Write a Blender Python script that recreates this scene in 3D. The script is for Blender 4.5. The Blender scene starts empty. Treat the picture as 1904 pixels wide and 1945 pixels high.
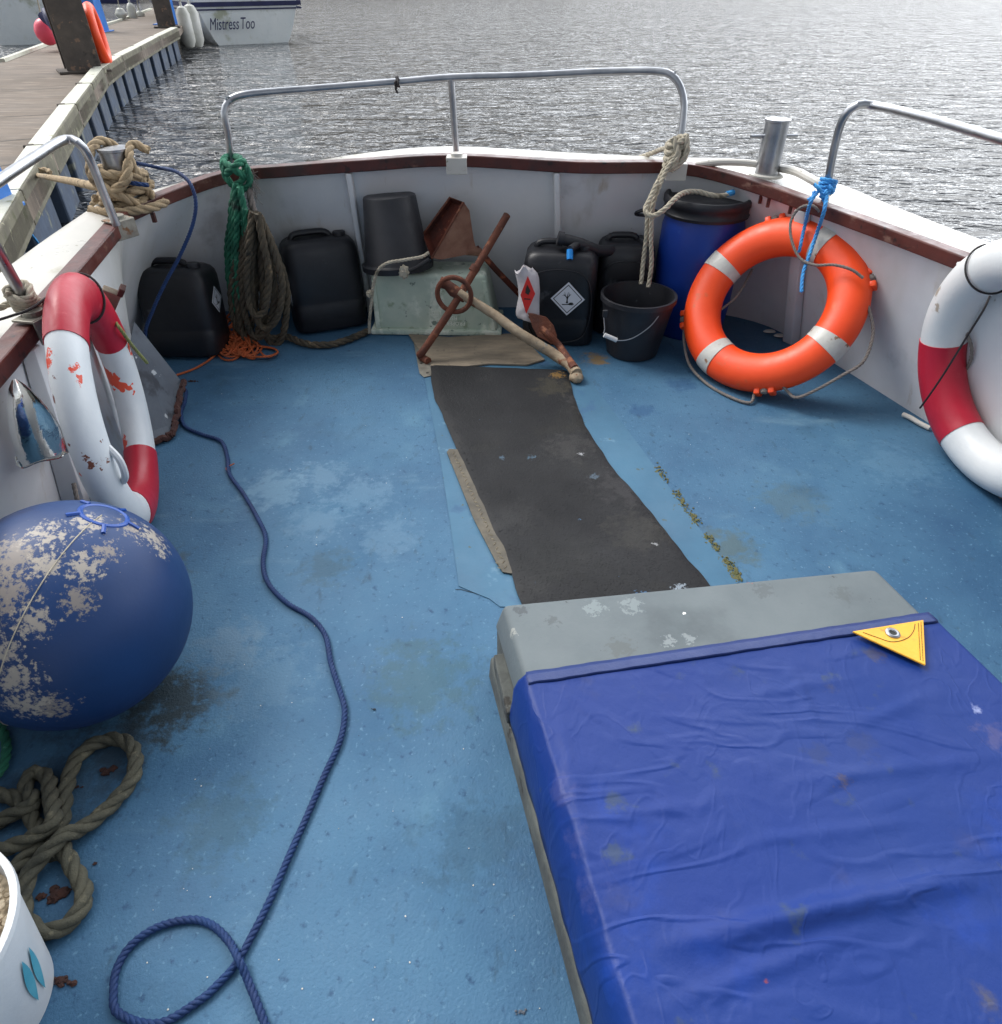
import bpy, bmesh, math, random
from mathutils import Vector, Matrix, noise
random.seed(7)
R = math.radians
scene = bpy.context.scene
COL = scene.collection
# ---------------------------------------------------------------- camera
FPX, CX, CY, YH, CAMH = 1300.0, 952.0, 972.5, -60.0, 1.2
TH = math.atan((CY - YH) / FPX)
cam_d = bpy.data.cameras.new('camera')
cam = bpy.data.objects.new('camera', cam_d); COL.objects.link(cam)
cam.location = (0, 0, CAMH); cam.rotation_euler = (math.pi / 2 - TH, 0, 0)
cam_d.sensor_width = 36; cam_d.sensor_fit = 'HORIZONTAL'
cam_d.lens = FPX / 1904 * 36; cam_d.clip_start = 0.02; cam_d.clip_end = 2000
scene.camera = cam
# ---------------------------------------------------------------- light
SUN_EL, SUN_AZ = R(50), R(-58)      # azimuth measured from +Y towards +X
w = bpy.data.worlds.new('World'); scene.world = w; w.use_nodes = True
nt = w.node_tree; nt.nodes.clear()
wo = nt.nodes.new('ShaderNodeOutputWorld'); bg = nt.nodes.new('ShaderNodeBackground')
sky = nt.nodes.new('ShaderNodeTexSky'); sky.sky_type = 'NISHITA'; sky.sun_disc = False
sky.sun_elevation = SUN_EL; sky.sun_rotation = SUN_AZ; sky.dust_density = 3.0
bw = nt.nodes.new('ShaderNodeRGBToBW'); mxw = nt.nodes.new('ShaderNodeMix'); mxw.data_type = 'RGBA'
mxw.inputs[0].default_value = 0.8
tc = nt.nodes.new('ShaderNodeTexCoord'); cn = nt.nodes.new('ShaderNodeTexNoise')
cn.inputs['Scale'].default_value = 2.2; cn.inputs['Detail'].default_value = 6
cr = nt.nodes.new('ShaderNodeMapRange'); cr.inputs[1].default_value = .35; cr.inputs[2].default_value = .65
cr.inputs[3].default_value = .65; cr.inputs[4].default_value = 1.5
mul = nt.nodes.new('ShaderNodeMath'); mul.operation = 'MULTIPLY'
L = nt.links.new
sx = nt.nodes.new('ShaderNodeVectorMath'); sx.operation = 'DOT_PRODUCT'; sx.inputs[1].default_value = (.66, .70, .27)
dr_ = nt.nodes.new('ShaderNodeMapRange'); dr_.inputs[1].default_value = .42; dr_.inputs[2].default_value = 1.0; dr_.interpolation_type = 'SMOOTHSTEP'
dr_.inputs[3].default_value = .88; dr_.inputs[4].default_value = 8; m3 = nt.nodes.new('ShaderNodeMath'); m3.operation = 'MULTIPLY'
L(tc.outputs['Generated'], sx.inputs[0]); L(sx.outputs['Value'], dr_.inputs[0])
L(tc.outputs['Generated'], cn.inputs['Vector']); L(cn.outputs['Fac'], cr.inputs[0])
L(sky.outputs[0], bw.inputs[0]); L(bw.outputs[0], mul.inputs[0]); L(cr.outputs[0], m3.inputs[0]); L(dr_.outputs[0], m3.inputs[1]); L(m3.outputs[0], mul.inputs[1])
L(sky.outputs[0], mxw.inputs[6]); tint = nt.nodes.new('ShaderNodeMix'); tint.data_type = 'RGBA'; tint.blend_type = 'MULTIPLY'; tint.inputs[0].default_value = 1
tint.inputs[7].default_value = (.97, 1.0, 1.035, 1); L(mul.outputs[0], tint.inputs[6]); L(tint.outputs[2], mxw.inputs[7])
L(mxw.outputs[2], bg.inputs[0]); L(bg.outputs[0], wo.inputs[0])
bg.inputs[1].default_value = 0.15
sd = bpy.data.lights.new('sun', 'SUN'); sun = bpy.data.objects.new('sun', sd); COL.objects.link(sun)
sd.energy = 1.35; sd.angle = R(24); sd.color = (1, .965, .91)
sdir = Vector((math.sin(SUN_AZ) * math.cos(SUN_EL), math.cos(SUN_AZ) * math.cos(SUN_EL), math.sin(SUN_EL)))
sun.rotation_euler = (-sdir).to_track_quat('-Z', 'Y').to_euler(); sun.location = sdir * 20
scene.view_settings.view_transform = 'Standard'; scene.view_settings.look = 'None'
scene.view_settings.exposure = 0.58; scene.view_settings.gamma = 1

# ---------------------------------------------------------------- picture measurements -> places in the boat
FW = Vector((0, math.cos(TH), -math.sin(TH))); UP = Vector((0, math.sin(TH), math.cos(TH))); RT = Vector((1, 0, 0))
CP = Vector((0, 0, CAMH))
def ray(px, py): return FW + RT * ((px - CX) / FPX) - UP * ((py - CY) / FPX)
def Z(px, py, z=0.0):
    d = ray(px, py); return CP + d * ((z - CAMH) / d.z)
def Y(px, py, y):
    d = ray(px, py); return CP + d * (y / d.y)
def Xp(px, py, x):
    d = ray(px, py); return CP + d * (x / d.x)
def PL(px, py, c, n, off=0.0):
    d = ray(px, py); n = Vector(n); q = Vector(c) + n * off
    return CP + d * ((q - CP).dot(n) / d.dot(n))
def proj(p):
    v = Vector(p) - CP; dz = v.dot(FW)
    return CX + FPX * v.x / dz, CY - FPX * v.dot(UP) / dz

# ---------------------------------------------------------------- materials
def lin(c):
    return tuple((x / 255 / 12.92 if x / 255 <= .04045 else ((x / 255 + .055) / 1.055) ** 2.4) for x in c) + (1,)
def mat(name, c1, c2=None, scale=6, rough=.5, rvar=.12, bump=.15, bscale=60, metal=0, layers=(), coat=0, spec=.5, bdist=.004, stretch=None):
    """layers: (colour, noise scale, threshold, softness, detail[, stretch[, mask scale, mask threshold]])"""
    m = bpy.data.materials.new(name); m.use_nodes = True
    n = m.node_tree; N = n.nodes; K = n.links.new
    b = N['Principled BSDF']
    t = N.new('ShaderNodeTexCoord')
    def vec(st):
        if not st: return t.outputs['Object']
        mp = N.new('ShaderNodeMapping'); mp.inputs['Scale'].default_value = st
        K(t.outputs['Object'], mp.inputs[0]); return mp.outputs[0]
    def nz(s, det=5, st=None, off=0):
        x = N.new('ShaderNodeTexNoise'); x.noise_dimensions = '4D'; x.inputs['W'].default_value = off
        x.inputs['Scale'].default_value = s; x.inputs['Detail'].default_value = det
        x.inputs['Roughness'].default_value = .6
        K(vec(st), x.inputs['Vector']); return x.outputs['Fac']
    def ramp(src, a, bb):
        r = N.new('ShaderNodeMapRange'); r.inputs[1].default_value = a; r.inputs[2].default_value = bb
        r.interpolation_type = 'SMOOTHSTEP'; K(src, r.inputs[0]); return r.outputs[0]
    c2 = c2 or c1
    mx = N.new('ShaderNodeMix'); mx.data_type = 'RGBA'
    K(ramp(nz(scale, 6, stretch, len(name)), .32, .68), mx.inputs[0])
    mx.inputs[6].default_value = lin(c1); mx.inputs[7].default_value = lin(c2)
    out = mx.outputs[2]
    for i, ly in enumerate(layers):
        c, s, th, so, det = ly[:5]; th = .5 + (th - .5) * .72; so *= .8; st = ly[5] if len(ly) > 5 else None
        f = ramp(nz(s, det, st, 3.7 * (i + 1) + len(name)), th, th + so)
        if len(ly) > 6:
            g = ramp(nz(ly[6], 2, None, 9.1 * (i + 1)), ly[7], ly[7] + .08)
            mm = N.new('ShaderNodeMath'); mm.operation = 'MULTIPLY'; K(f, mm.inputs[0]); K(g, mm.inputs[1]); f = mm.outputs[0]
        m2 = N.new('ShaderNodeMix'); m2.data_type = 'RGBA'
        K(f, m2.inputs[0]); K(out, m2.inputs[6]); m2.inputs[7].default_value = lin(c); out = m2.outputs[2]
    K(out, b.inputs['Base Color'])
    rr = N.new('ShaderNodeMapRange'); rr.inputs[3].default_value = max(.02, rough - rvar); rr.inputs[4].default_value = min(1, rough + rvar)
    rr.inputs[1].default_value = .3; rr.inputs[2].default_value = .7
    K(nz(scale * 2.3, 4, None, 5), rr.inputs[0]); K(rr.outputs[0], b.inputs['Roughness'])
    b.inputs['Metallic'].default_value = metal; b.inputs['Specular IOR Level'].default_value = spec
    if coat: b.inputs['Coat Weight'].default_value = coat
    if bump:
        bp = N.new('ShaderNodeBump'); bp.inputs['Strength'].default_value = bump; bp.inputs['Distance'].default_value = bdist
        K(nz(bscale, 5, stretch), bp.inputs['Height']); K(bp.outputs[0], b.inputs['Normal'])
    return m
MT = {}
MT['deck'] = mat('deck paint', (56, 94, 125), (71, 111, 140), 2.2, .62, .12, .7, 170, bdist=.003, spec=.32, layers=[
    ((42, 78, 112), 1.1, .52, .3, 6), ((84, 124, 148), 6, .57, .3, 10), ((42, 76, 108), 50, .58, .18, 6), ((84, 122, 148), 90, .62, .1, 4), ((46, 76, 96), 3.6, .60, .3, 10),
    ((104, 136, 154), 2.6, .62, .3, 10, (1, 3.5, 1)), ((48, 74, 94), 14, .62, .25, 9, (2.4, 1, 1)), ((40, 58, 76), 75, .82, .04, 2), ((48, 72, 88), 30, .74, .12, 8, None, 1.5, .5),
    ((74, 84, 74), 6, .72, .2, 9, None, 1.1, .5)])
def stain_and_sheen(m, spots, ns=22, soft=.4, lo=.35):
    N = m.node_tree.nodes; K = m.node_tree.links.new; b = N['Principled BSDF']; src = b.inputs['Base Color'].links[0].from_socket
    t = N.new('ShaderNodeTexCoord'); nz = N.new('ShaderNodeTexNoise'); nz.inputs['Scale'].default_value = ns; nz.inputs['Detail'].default_value = 9; nz.inputs['Roughness'].default_value = .7
    K(t.outputs['Object'], nz.inputs['Vector'])
    for (c, rad, col, st) in spots:
        d = N.new('ShaderNodeVectorMath'); d.operation = 'DISTANCE'; d.inputs[1].default_value = tuple(c); K(t.outputs['Object'], d.inputs[0])
        a = N.new('ShaderNodeMapRange'); a.inputs[1].default_value = rad; a.inputs[2].default_value = 0; K(d.outputs['Value'], a.inputs[0])
        q = N.new('ShaderNodeMath'); q.operation = 'MULTIPLY_ADD'; q.inputs[1].default_value = 2.6; q.inputs[2].default_value = -1.3; K(nz.outputs['Fac'], q.inputs[0])
        e = N.new('ShaderNodeMath'); e.operation = 'ADD'; K(a.outputs[0], e.inputs[0]); K(q.outputs[0], e.inputs[1])
        f = N.new('ShaderNodeMapRange'); f.inputs[1].default_value = lo; f.inputs[2].default_value = lo + soft; f.inputs[4].default_value = st; K(e.outputs[0], f.inputs[0])
        g = N.new('ShaderNodeMath'); g.operation = 'MULTIPLY'; K(f.outputs[0], g.inputs[0])
        h = N.new('ShaderNodeMapRange'); h.inputs[1].default_value = 0; h.inputs[2].default_value = .25; K(a.outputs[0], h.inputs[0]); K(h.outputs[0], g.inputs[1])
        x = N.new('ShaderNodeMix'); x.data_type = 'RGBA'; K(g.outputs[0], x.inputs[0]); K(src, x.inputs[6]); x.inputs[7].default_value = lin(col); src = x.outputs[2]
    K(src, b.inputs['Base Color'])
stain_and_sheen(MT['deck'], [(Z(330, 1330), .17, (44, 50, 48), .85), (Z(300, 1080), .16, (66, 78, 84), .6), (Z(240, 1400), .16, (48, 58, 62), .6), (Z(520, 930), .16, (100, 134, 156), .6), (Z(610, 905), .13, (104, 136, 158), .5), (Z(690, 940), .16, (98, 132, 156), .5), (Z(600, 990), .14, (96, 130, 154), .5), (Z(740, 1020), .15, (96, 130, 154), .45), (Z(500, 1290), .18, (94, 126, 148), .4), (Z(430, 1230), .14, (98, 124, 142), .5), (Z(1700, 880), .2, (88, 126, 152), .5), (Z(620, 1080), .12, (60, 84, 96), .5), (Z(420, 1560), .14, (54, 84, 98), .5), (Z(900, 1600), .16, (50, 82, 104), .5),  # pale cluster left of the mat is gloss sheen painted into the colour
    (Z(1130, 682), .09, (132, 104, 52), .8), (Z(1390, 1040), .13, (76, 92, 90), .7), (Z(1500, 950), .16, (74, 96, 104), .5), (Z(1200, 1290), .2, (60, 84, 96), .5), (Z(800, 1290), .2, (60, 88, 92), .5),
    (Z(1290, 730), .1, (40, 78, 118), .6), (Z(1220, 780), .09, (40, 78, 118), .6), (Z(140, 1480), .2, (44, 60, 74), .5)])
MT['panel'] = mat('panel paint', (54, 96, 124), (64, 110, 138), 3, .62, .12, .4, 140, bdist=.002, layers=[
    ((50, 90, 124), 7, .6, .12, 7), ((88, 126, 150), 12, .64, .08, 8), ((70, 86, 84), 30, .7, .04, 4)])
MT['white'] = mat('white paint', (221, 221, 221), (208, 209, 212), 2.5, .45, .1, .3, 40, bdist=.002, layers=[
    ((178, 178, 178), 4, .62, .2, 7), ((140, 130, 114), 16, .76, .05, 6), ((176, 160, 138), 9, .63, .2, 9, (1.4, 1.4, .14)), ((178, 176, 168), 7, .62, .3, 9, (1, 1, .3)), ((196, 196, 192), 1.6, .56, .2, 5, (1, 1, .4))])
MT['gel'] = mat('gunwale gelcoat', (206, 202, 194), (192, 190, 182), 3, .35, .1, .1, 30, layers=[
    ((160, 156, 132), 6, .62, .15, 8), ((150, 146, 130), 30, .7, .05, 5)])
MT['wood'] = mat('varnished hardwood', (92, 42, 34), (70, 34, 30), 8, .42, .12, .3, 60, layers=[
    ((124, 92, 80), 11, .60, .14, 9, (1, 1, 2)), ((58, 40, 38), 6, .58, .2, 8), ((46, 28, 26), 30, .62, .08, 6)])
MT['steel'] = mat('stainless steel', (176, 178, 182), (150, 153, 158), 12, .36, .1, .05, 60, metal=1)
MT['chrome'] = mat('polished steel', (235, 233, 228), None, 12, .12, .04, .35, 7, metal=1, bdist=.02)
MT['galv'] = mat('galvanised plate', (150, 148, 138), (120, 116, 108), 20, .5, .1, .2, 90, metal=.6, layers=[((120, 84, 56), 18, .62, .1, 7)])
MT['blackscuff'] = mat('scuffed black plastic', (24, 25, 30), (34, 35, 40), 7, .45, .12, .25, 120, bdist=.002, layers=[((70, 72, 76), 12, .70, .1, 9), ((140, 142, 146), 40, .78, .04, 8, (1.6, 1, .35), 6, .52)])
MT['tread'] = mat('tread plate', (100, 94, 82), (78, 74, 66), 20, .6, .1, .3, 90, metal=.3)
MT['treadbar'] = mat('tread bars', (196, 184, 158), (160, 150, 128), 20, .45, .1, .2, 90, metal=.5)
MT['black'] = mat('black plastic', (24, 25, 30), (34, 35, 40), 7, .42, .12, .25, 120, bdist=.002, layers=[((70, 72, 76), 12, .70, .1, 9)])
MT['blackb'] = mat('black rubber', (30, 31, 36), (40, 41, 46), 9, .5, .12, .3, 90, bdist=.002, layers=[((84, 86, 90), 20, .72, .06, 9)])
MT['mat'] = mat('rubber matting', (20, 21, 24), (32, 33, 36), 2.2, .66, .1, .8, 90, spec=.3, bdist=.003, layers=[
    ((50, 50, 50), 3.5, .58, .25, 9), ((44, 42, 34), 2.2, .58, .25, 9), ((14, 15, 18), 1.6, .55, .2, 6), ((140, 146, 152), 26, .82, .03, 6, None, 5, .54), ((72, 60, 40), 4.5, .78, .08, 8), ((80, 116, 150), 40, .76, .02, 5, None, 3, .5)])
MT['barrel'] = mat('blue drum plastic', (12, 50, 136), (16, 58, 148), 5, .42, .1, .15, 80, layers=[((40, 78, 156), 14, .66, .12, 8)])
MT['tarp'] = mat('blue tarpaulin', (8, 44, 117), (13, 48, 116), 2.2, .56, .12, .5, 60, spec=.35, bdist=.002, layers=[
    ((10, 53, 134), 3, .56, .15, 8), ((36, 52, 108), 8, .62, .2, 9), ((44, 62, 96), 13, .64, .12, 10), ((74, 74, 88), 5, .72, .1, 9), ((112, 106, 114), 30, .80, .04, 8, None, 2.5, .54)])
MT['hem'] = mat('tarpaulin hem', (20, 44, 100), (28, 50, 106), 6, .5, .1, .5, 60)
MT['yellow'] = mat('yellow reinforcement', (238, 176, 52), (226, 164, 50), 8, .5, .1, .3, 90, layers=[((176, 130, 50), 14, .66, .1, 8)])
MT['stitch'] = mat('dark stitching', (96, 66, 30), None, 8, .8, .1, 0)
MT['grey'] = mat('grey box paint', (90, 99, 103), (100, 109, 112), 4, .7, .12, .4, 90, bdist=.003, layers=[
    ((136, 144, 146), 6, .74, .04, 8, (1, 3, 1)), ((66, 70, 72), 34, .74, .04, 5), ((80, 88, 92), 3, .58, .2, 6)])
MT['worn'] = mat('weathered timber', (92, 96, 92), (72, 74, 72), 16, .8, .1, .8, 50, layers=[((52, 50, 46), 22, .6, .08, 8)])
MT['orange'] = mat('orange lifebuoy plastic', (252, 84, 30), (244, 74, 26), 6, .45, .1, .25, 120, bdist=.001, layers=[((226, 96, 54), 12, .66, .12, 8), ((160, 76, 50), 40, .80, .04, 6)])
MT['tape'] = mat('reflective tape', (208, 206, 198), (190, 188, 182), 20, .35, .1, .3, 80, layers=[((140, 104, 78), 26, .66, .05, 8)])
MT['rwhite'] = mat('ring white paint', (214, 216, 216), (202, 206, 208), 6, .45, .1, .2, 60, layers=[
    ((160, 152, 140), 14, .70, .06, 9)])
MT['rwhitechip'] = mat('chipped ring white paint', (214, 218, 220), (200, 206, 210), 6, .45, .1, .2, 60, layers=[
    ((216, 74, 44), 7.5, .655, .006, 4), ((120, 70, 50), 13, .70, .01, 6)])
MT['rred'] = mat('ring red paint', (176, 26, 50), (164, 22, 44), 7, .42, .1, .2, 60, layers=[((190, 74, 80), 12, .68, .1, 9), ((190, 96, 60), 5, .70, .05, 6)])
MT['buoy'] = mat('buoy vinyl', (12, 48, 94), (16, 56, 108), 2.6, .55, .1, .3, 120, bdist=.001, layers=[
    ((14, 28, 66), 3.2, .60, .2, 8), ((12, 40, 84), 9, .6, .2, 8)])
MT['buoyeye'] = mat('buoy eye vinyl', (16, 66, 146), (20, 74, 156), 6, .4, .1, .1, 60, layers=[((170, 165, 155), 20, .66, .03, 8)])
MT['rust'] = mat('rusty steel', (112, 62, 42), (84, 50, 40), 16, .85, .08, .8, 90, layers=[((140, 90, 64), 24, .6, .1, 8), ((64, 40, 36), 12, .64, .1, 7)])
MT['rustd'] = mat('dark rusty steel', (104, 44, 26), (60, 32, 26), 10, .8, .08, .8, 80, layers=[((150, 84, 56), 22, .62, .1, 8)])
MT['scoop'] = mat('rusty scoop side', (150, 112, 92), (122, 82, 66), 12, .8, .08, .6, 90, layers=[((112, 50, 34), 9, .6, .12, 8)])
MT['pale'] = mat('flaking galvanised shank', (168, 152, 128), (140, 122, 100), 14, .8, .1, .9, 60, layers=[((120, 122, 118), 10, .6, .05, 8), ((120, 74, 48), 16, .62, .08, 8)])
MT['crate'] = mat('weathered fish box plastic', (196, 206, 188), (178, 194, 178), 9, .6, .1, .4, 60, layers=[
    ((222, 228, 212), 8, .54, .1, 11, (1, 1, .6)), ((150, 166, 142), 17, .60, .12, 10), ((156, 170, 136), 6, .62, .14, 8), ((128, 142, 130), 30, .66, .05, 9)])
MT['cratetext'] = mat('raised crate lettering', (238, 242, 230), None, 9, .6, .1, 0)
MT['ply'] = mat('weathered plywood', (138, 126, 108), (120, 110, 96), 12, .85, .05, .5, 50, stretch=(1, 4, 1), layers=[((90, 82, 70), 18, .64, .1, 8)])
MT['ropeg'] = mat('green rope fibre', (46, 120, 92), (30, 92, 72), 22, .85, .05, .7, 160, layers=[((110, 160, 140), 30, .62, .1, 8), ((38, 52, 46), 9, .6, .15, 5)])
MT['ropeb'] = mat('old brown rope fibre', (92, 82, 66), (72, 66, 56), 20, .9, .05, .8, 160, layers=[((122, 106, 82), 26, .62, .1, 8), ((44, 46, 42), 12, .6, .15, 5)])
MT['ropek'] = mat('grimy olive rope fibre', (86, 84, 70), (70, 70, 60), 18, .9, .05, .9, 150, layers=[((108, 104, 86), 40, .6, .1, 8), ((52, 54, 48), 10, .6, .15, 5)])
MT['ropew'] = mat('pale rope fibre', (186, 178, 160), (160, 152, 134), 30, .85, .05, .6, 200, layers=[((120, 112, 96), 16, .64, .1, 6)])
MT['ropet'] = mat('tan mooring rope fibre', (178, 156, 124), (150, 132, 106), 24, .9, .05, .8, 160, layers=[((112, 96, 76), 18, .6, .12, 7)])
MT['ropegy'] = mat('grey line fibre', (130, 122, 116), (110, 104, 100), 30, .85, .05, .5, 200)
MT['ropeblue'] = mat('blue line fibre', (16, 54, 104), (12, 42, 88), 20, .7, .08, .5, 200)
MT['ropelb'] = mat('light blue twine', (70, 164, 226), (54, 136, 206), 30, .7, .08, .5, 200)
MT['ropeor'] = mat('orange twine', (196, 96, 50), (160, 84, 50), 20, .8, .08, .5, 200)
MT['cordk'] = mat('black cord fibre', (34, 30, 32), None, 20, .7, .08, .3, 200)
MT['ropeyg'] = mat('straw green twine', (150, 150, 90), (120, 128, 80), 20, .8, .08, .5, 200)
MT['paper'] = mat('label vinyl', (214, 216, 222), None, 20, .4, .05, .05, 60)
MT['ink'] = mat('label ink', (26, 30, 26), None, 20, .5, .05, 0)
MT['redink'] = mat('red label ink', (206, 36, 30), None, 20, .5, .05, 0)
MT['bag'] = mat('crumpled plastic sack', (206, 202, 204), (188, 184, 188), 16, .35, .1, .7, 40, bdist=.006)
MT['lightblue'] = mat('light blue plastic', (30, 140, 220), None, 6, .35, .1, 0)
MT['greyboard'] = mat('grey painted board', (92, 100, 110), (78, 84, 94), 7, .6, .1, .4, 60, layers=[((180, 184, 188), 26, .71, .012, 6), ((60, 64, 72), 9, .6, .12, 8)])
MT['brownedge'] = mat('rotten brown edging', (78, 46, 40), (56, 38, 36), 22, .85, .06, .9, 60)
MT['dock'] = mat('weathered dock boards', (118, 105, 92), (98, 88, 78), 1.2, .8, .08, .5, 30, stretch=(1, 7, 1), layers=[((150, 136, 122), 3, .58, .12, 9, (.7, 8, 1)), ((84, 76, 70), 5, .62, .1, 8, (.5, 7, 1))])
MT['curb'] = mat('mossy kerb timber', (116, 112, 94), (94, 90, 78), 5, .85, .06, .6, 30, layers=[((84, 86, 62), 8, .58, .12, 8), ((160, 156, 130), 14, .62, .1, 8)])
MT['curbw'] = mat('white kerb paint', (208, 208, 194), (188, 188, 172), 5, .6, .1, .3, 40, layers=[((140, 140, 108), 9, .64, .12, 8)])
MT['float'] = mat('blue float plastic', (54, 72, 96), (44, 56, 74), 4, .6, .1, .3, 30, layers=[((104, 108, 100), 7, .58, .14, 8), ((50, 54, 52), 5, .62, .12, 8)])
MT['pile'] = mat('rusted steel pile', (92, 84, 76), (74, 68, 64), 5, .8, .08, .6, 30, layers=[((124, 100, 84), 9, .62, .06, 8), ((44, 40, 40), 4, .58, .15, 6)])
MT['blueenamel'] = mat('blue enamel', (60, 128, 210), (50, 114, 196), 6, .4, .1, .1, 40)
MT['hullw'] = mat('yacht white gelcoat', (236, 240, 238), (226, 232, 232), 1.5, .3, .1, .05, 10, layers=[((176, 180, 160), 1.2, .6, .14, 8)])
MT['hullc'] = mat('yacht cream gelcoat', (226, 220, 196), (218, 212, 190), 1.5, .35, .1, .05, 10)
MT['navy'] = mat('navy canvas', (38, 44, 88), (30, 34, 74), 3, .6, .1, .3, 20)
MT['antifoul'] = mat('dark antifouling', (30, 34, 54), None, 3, .7, .1, 0)
MT['pink'] = mat('pink fender vinyl', (240, 84, 110), (228, 76, 100), 5, .4, .1, 0)
MT['fwhite'] = mat('white fender vinyl', (214, 214, 208), (196, 196, 186), 5, .45, .1, .1, 20)
MT['moss'] = mat('deck moss', (80, 86, 52), (102, 98, 62), 40, .95, .04, .9, 200)
MT['scale'] = mat('rust flakes', (70, 42, 34), (50, 34, 32), 60, .9, .05, .9, 150)
MT['seal'] = mat('dark sealant', (44, 56, 66), None, 20, .8, .1, 0)
MT['fibre'] = mat('pale granules', (206, 190, 164), (176, 160, 134), 40, .9, .05, .9, 90)
MT['leaves'] = mat('far tree foliage', (52, 60, 40), (66, 68, 48), .3, .9, .05, .8, 2)
MT['bank'] = mat('far bank mud', (84, 78, 66), (66, 62, 54), .3, .9, .05, .6, 2)
MT['teal'] = mat('teal print', (64, 146, 168), (90, 164, 182), 14, .5, .1, 0)

def creases(m, specs):
    N = m.node_tree.nodes; K = m.node_tree.links.new; b = N['Principled BSDF']; prev = b.inputs['Normal'].links[0].from_socket
    t = N.new('ShaderNodeTexCoord')
    for (sc_, st, dist, rot) in specs:
        mp = N.new('ShaderNodeMapping'); mp.inputs['Scale'].default_value = st; mp.inputs['Rotation'].default_value = (0, 0, rot); K(t.outputs['Object'], mp.inputs[0])
        v = N.new('ShaderNodeTexNoise'); v.inputs['Scale'].default_value = sc_; v.inputs['Detail'].default_value = 2; v.inputs['Distortion'].default_value = 1.2; K(mp.outputs[0], v.inputs['Vector'])
        a = N.new('ShaderNodeMath'); a.operation = 'SUBTRACT'; a.inputs[1].default_value = .5; K(v.outputs['Fac'], a.inputs[0])
        c = N.new('ShaderNodeMath'); c.operation = 'ABSOLUTE'; K(a.outputs[0], c.inputs[0])
        d = N.new('ShaderNodeMapRange'); d.inputs[1].default_value = 0; d.inputs[2].default_value = .05; d.inputs[3].default_value = 1; d.inputs[4].default_value = 0; d.interpolation_type = 'SMOOTHSTEP'; K(c.outputs[0], d.inputs[0])
        bp = N.new('ShaderNodeBump'); bp.inputs['Strength'].default_value = .8; bp.inputs['Distance'].default_value = dist; K(d.outputs[0], bp.inputs['Height']); K(prev, bp.inputs['Normal']); prev = bp.outputs[0]
    K(prev, b.inputs['Normal'])
creases(MT['tarp'], [(2.6, (1, 2.2, 1), .0014, .3), (6, (1.6, 1, 1), .0005, -.4)])
# water: dark body, rippled surface
def water_mat():
    m = bpy.data.materials.new('harbour water'); m.use_nodes = True; N = m.node_tree.nodes; K = m.node_tree.links.new
    b = N['Principled BSDF']; b.inputs['Base Color'].default_value = (.05, .054, .06, 1)
    b.inputs['Roughness'].default_value = .06; b.inputs['IOR'].default_value = 1.5; b.inputs['Specular IOR Level'].default_value = .8
    t = N.new('ShaderNodeTexCoord')
    prev = None
    for s, det, dist, st in ((.7, 3, .6, (1, 1.6, 1)), (2.0, 3, .30, (1, 2.0, 1)), (7, 3, .03, (1, 1.8, 1))):
        mp = N.new('ShaderNodeMapping'); mp.inputs['Scale'].default_value = st; mp.inputs['Rotation'].default_value = (0, 0, .25)
        x = N.new('ShaderNodeTexNoise'); x.inputs['Scale'].default_value = s; x.inputs['Detail'].default_value = det
        x.inputs['Roughness'].default_value = .55; x.inputs['Distortion'].default_value = .6
        bp = N.new('ShaderNodeBump'); bp.inputs['Strength'].default_value = 1; bp.inputs['Distance'].default_value = dist
        K(t.outputs['Object'], mp.inputs[0]); K(mp.outputs[0], x.inputs['Vector']); K(x.outputs['Fac'], bp.inputs['Height'])
        if prev: K(prev.outputs[0], bp.inputs['Normal'])
        prev = bp
    K(prev.outputs[0], b.inputs['Normal']); return m
MT['water'] = water_mat()

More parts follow.
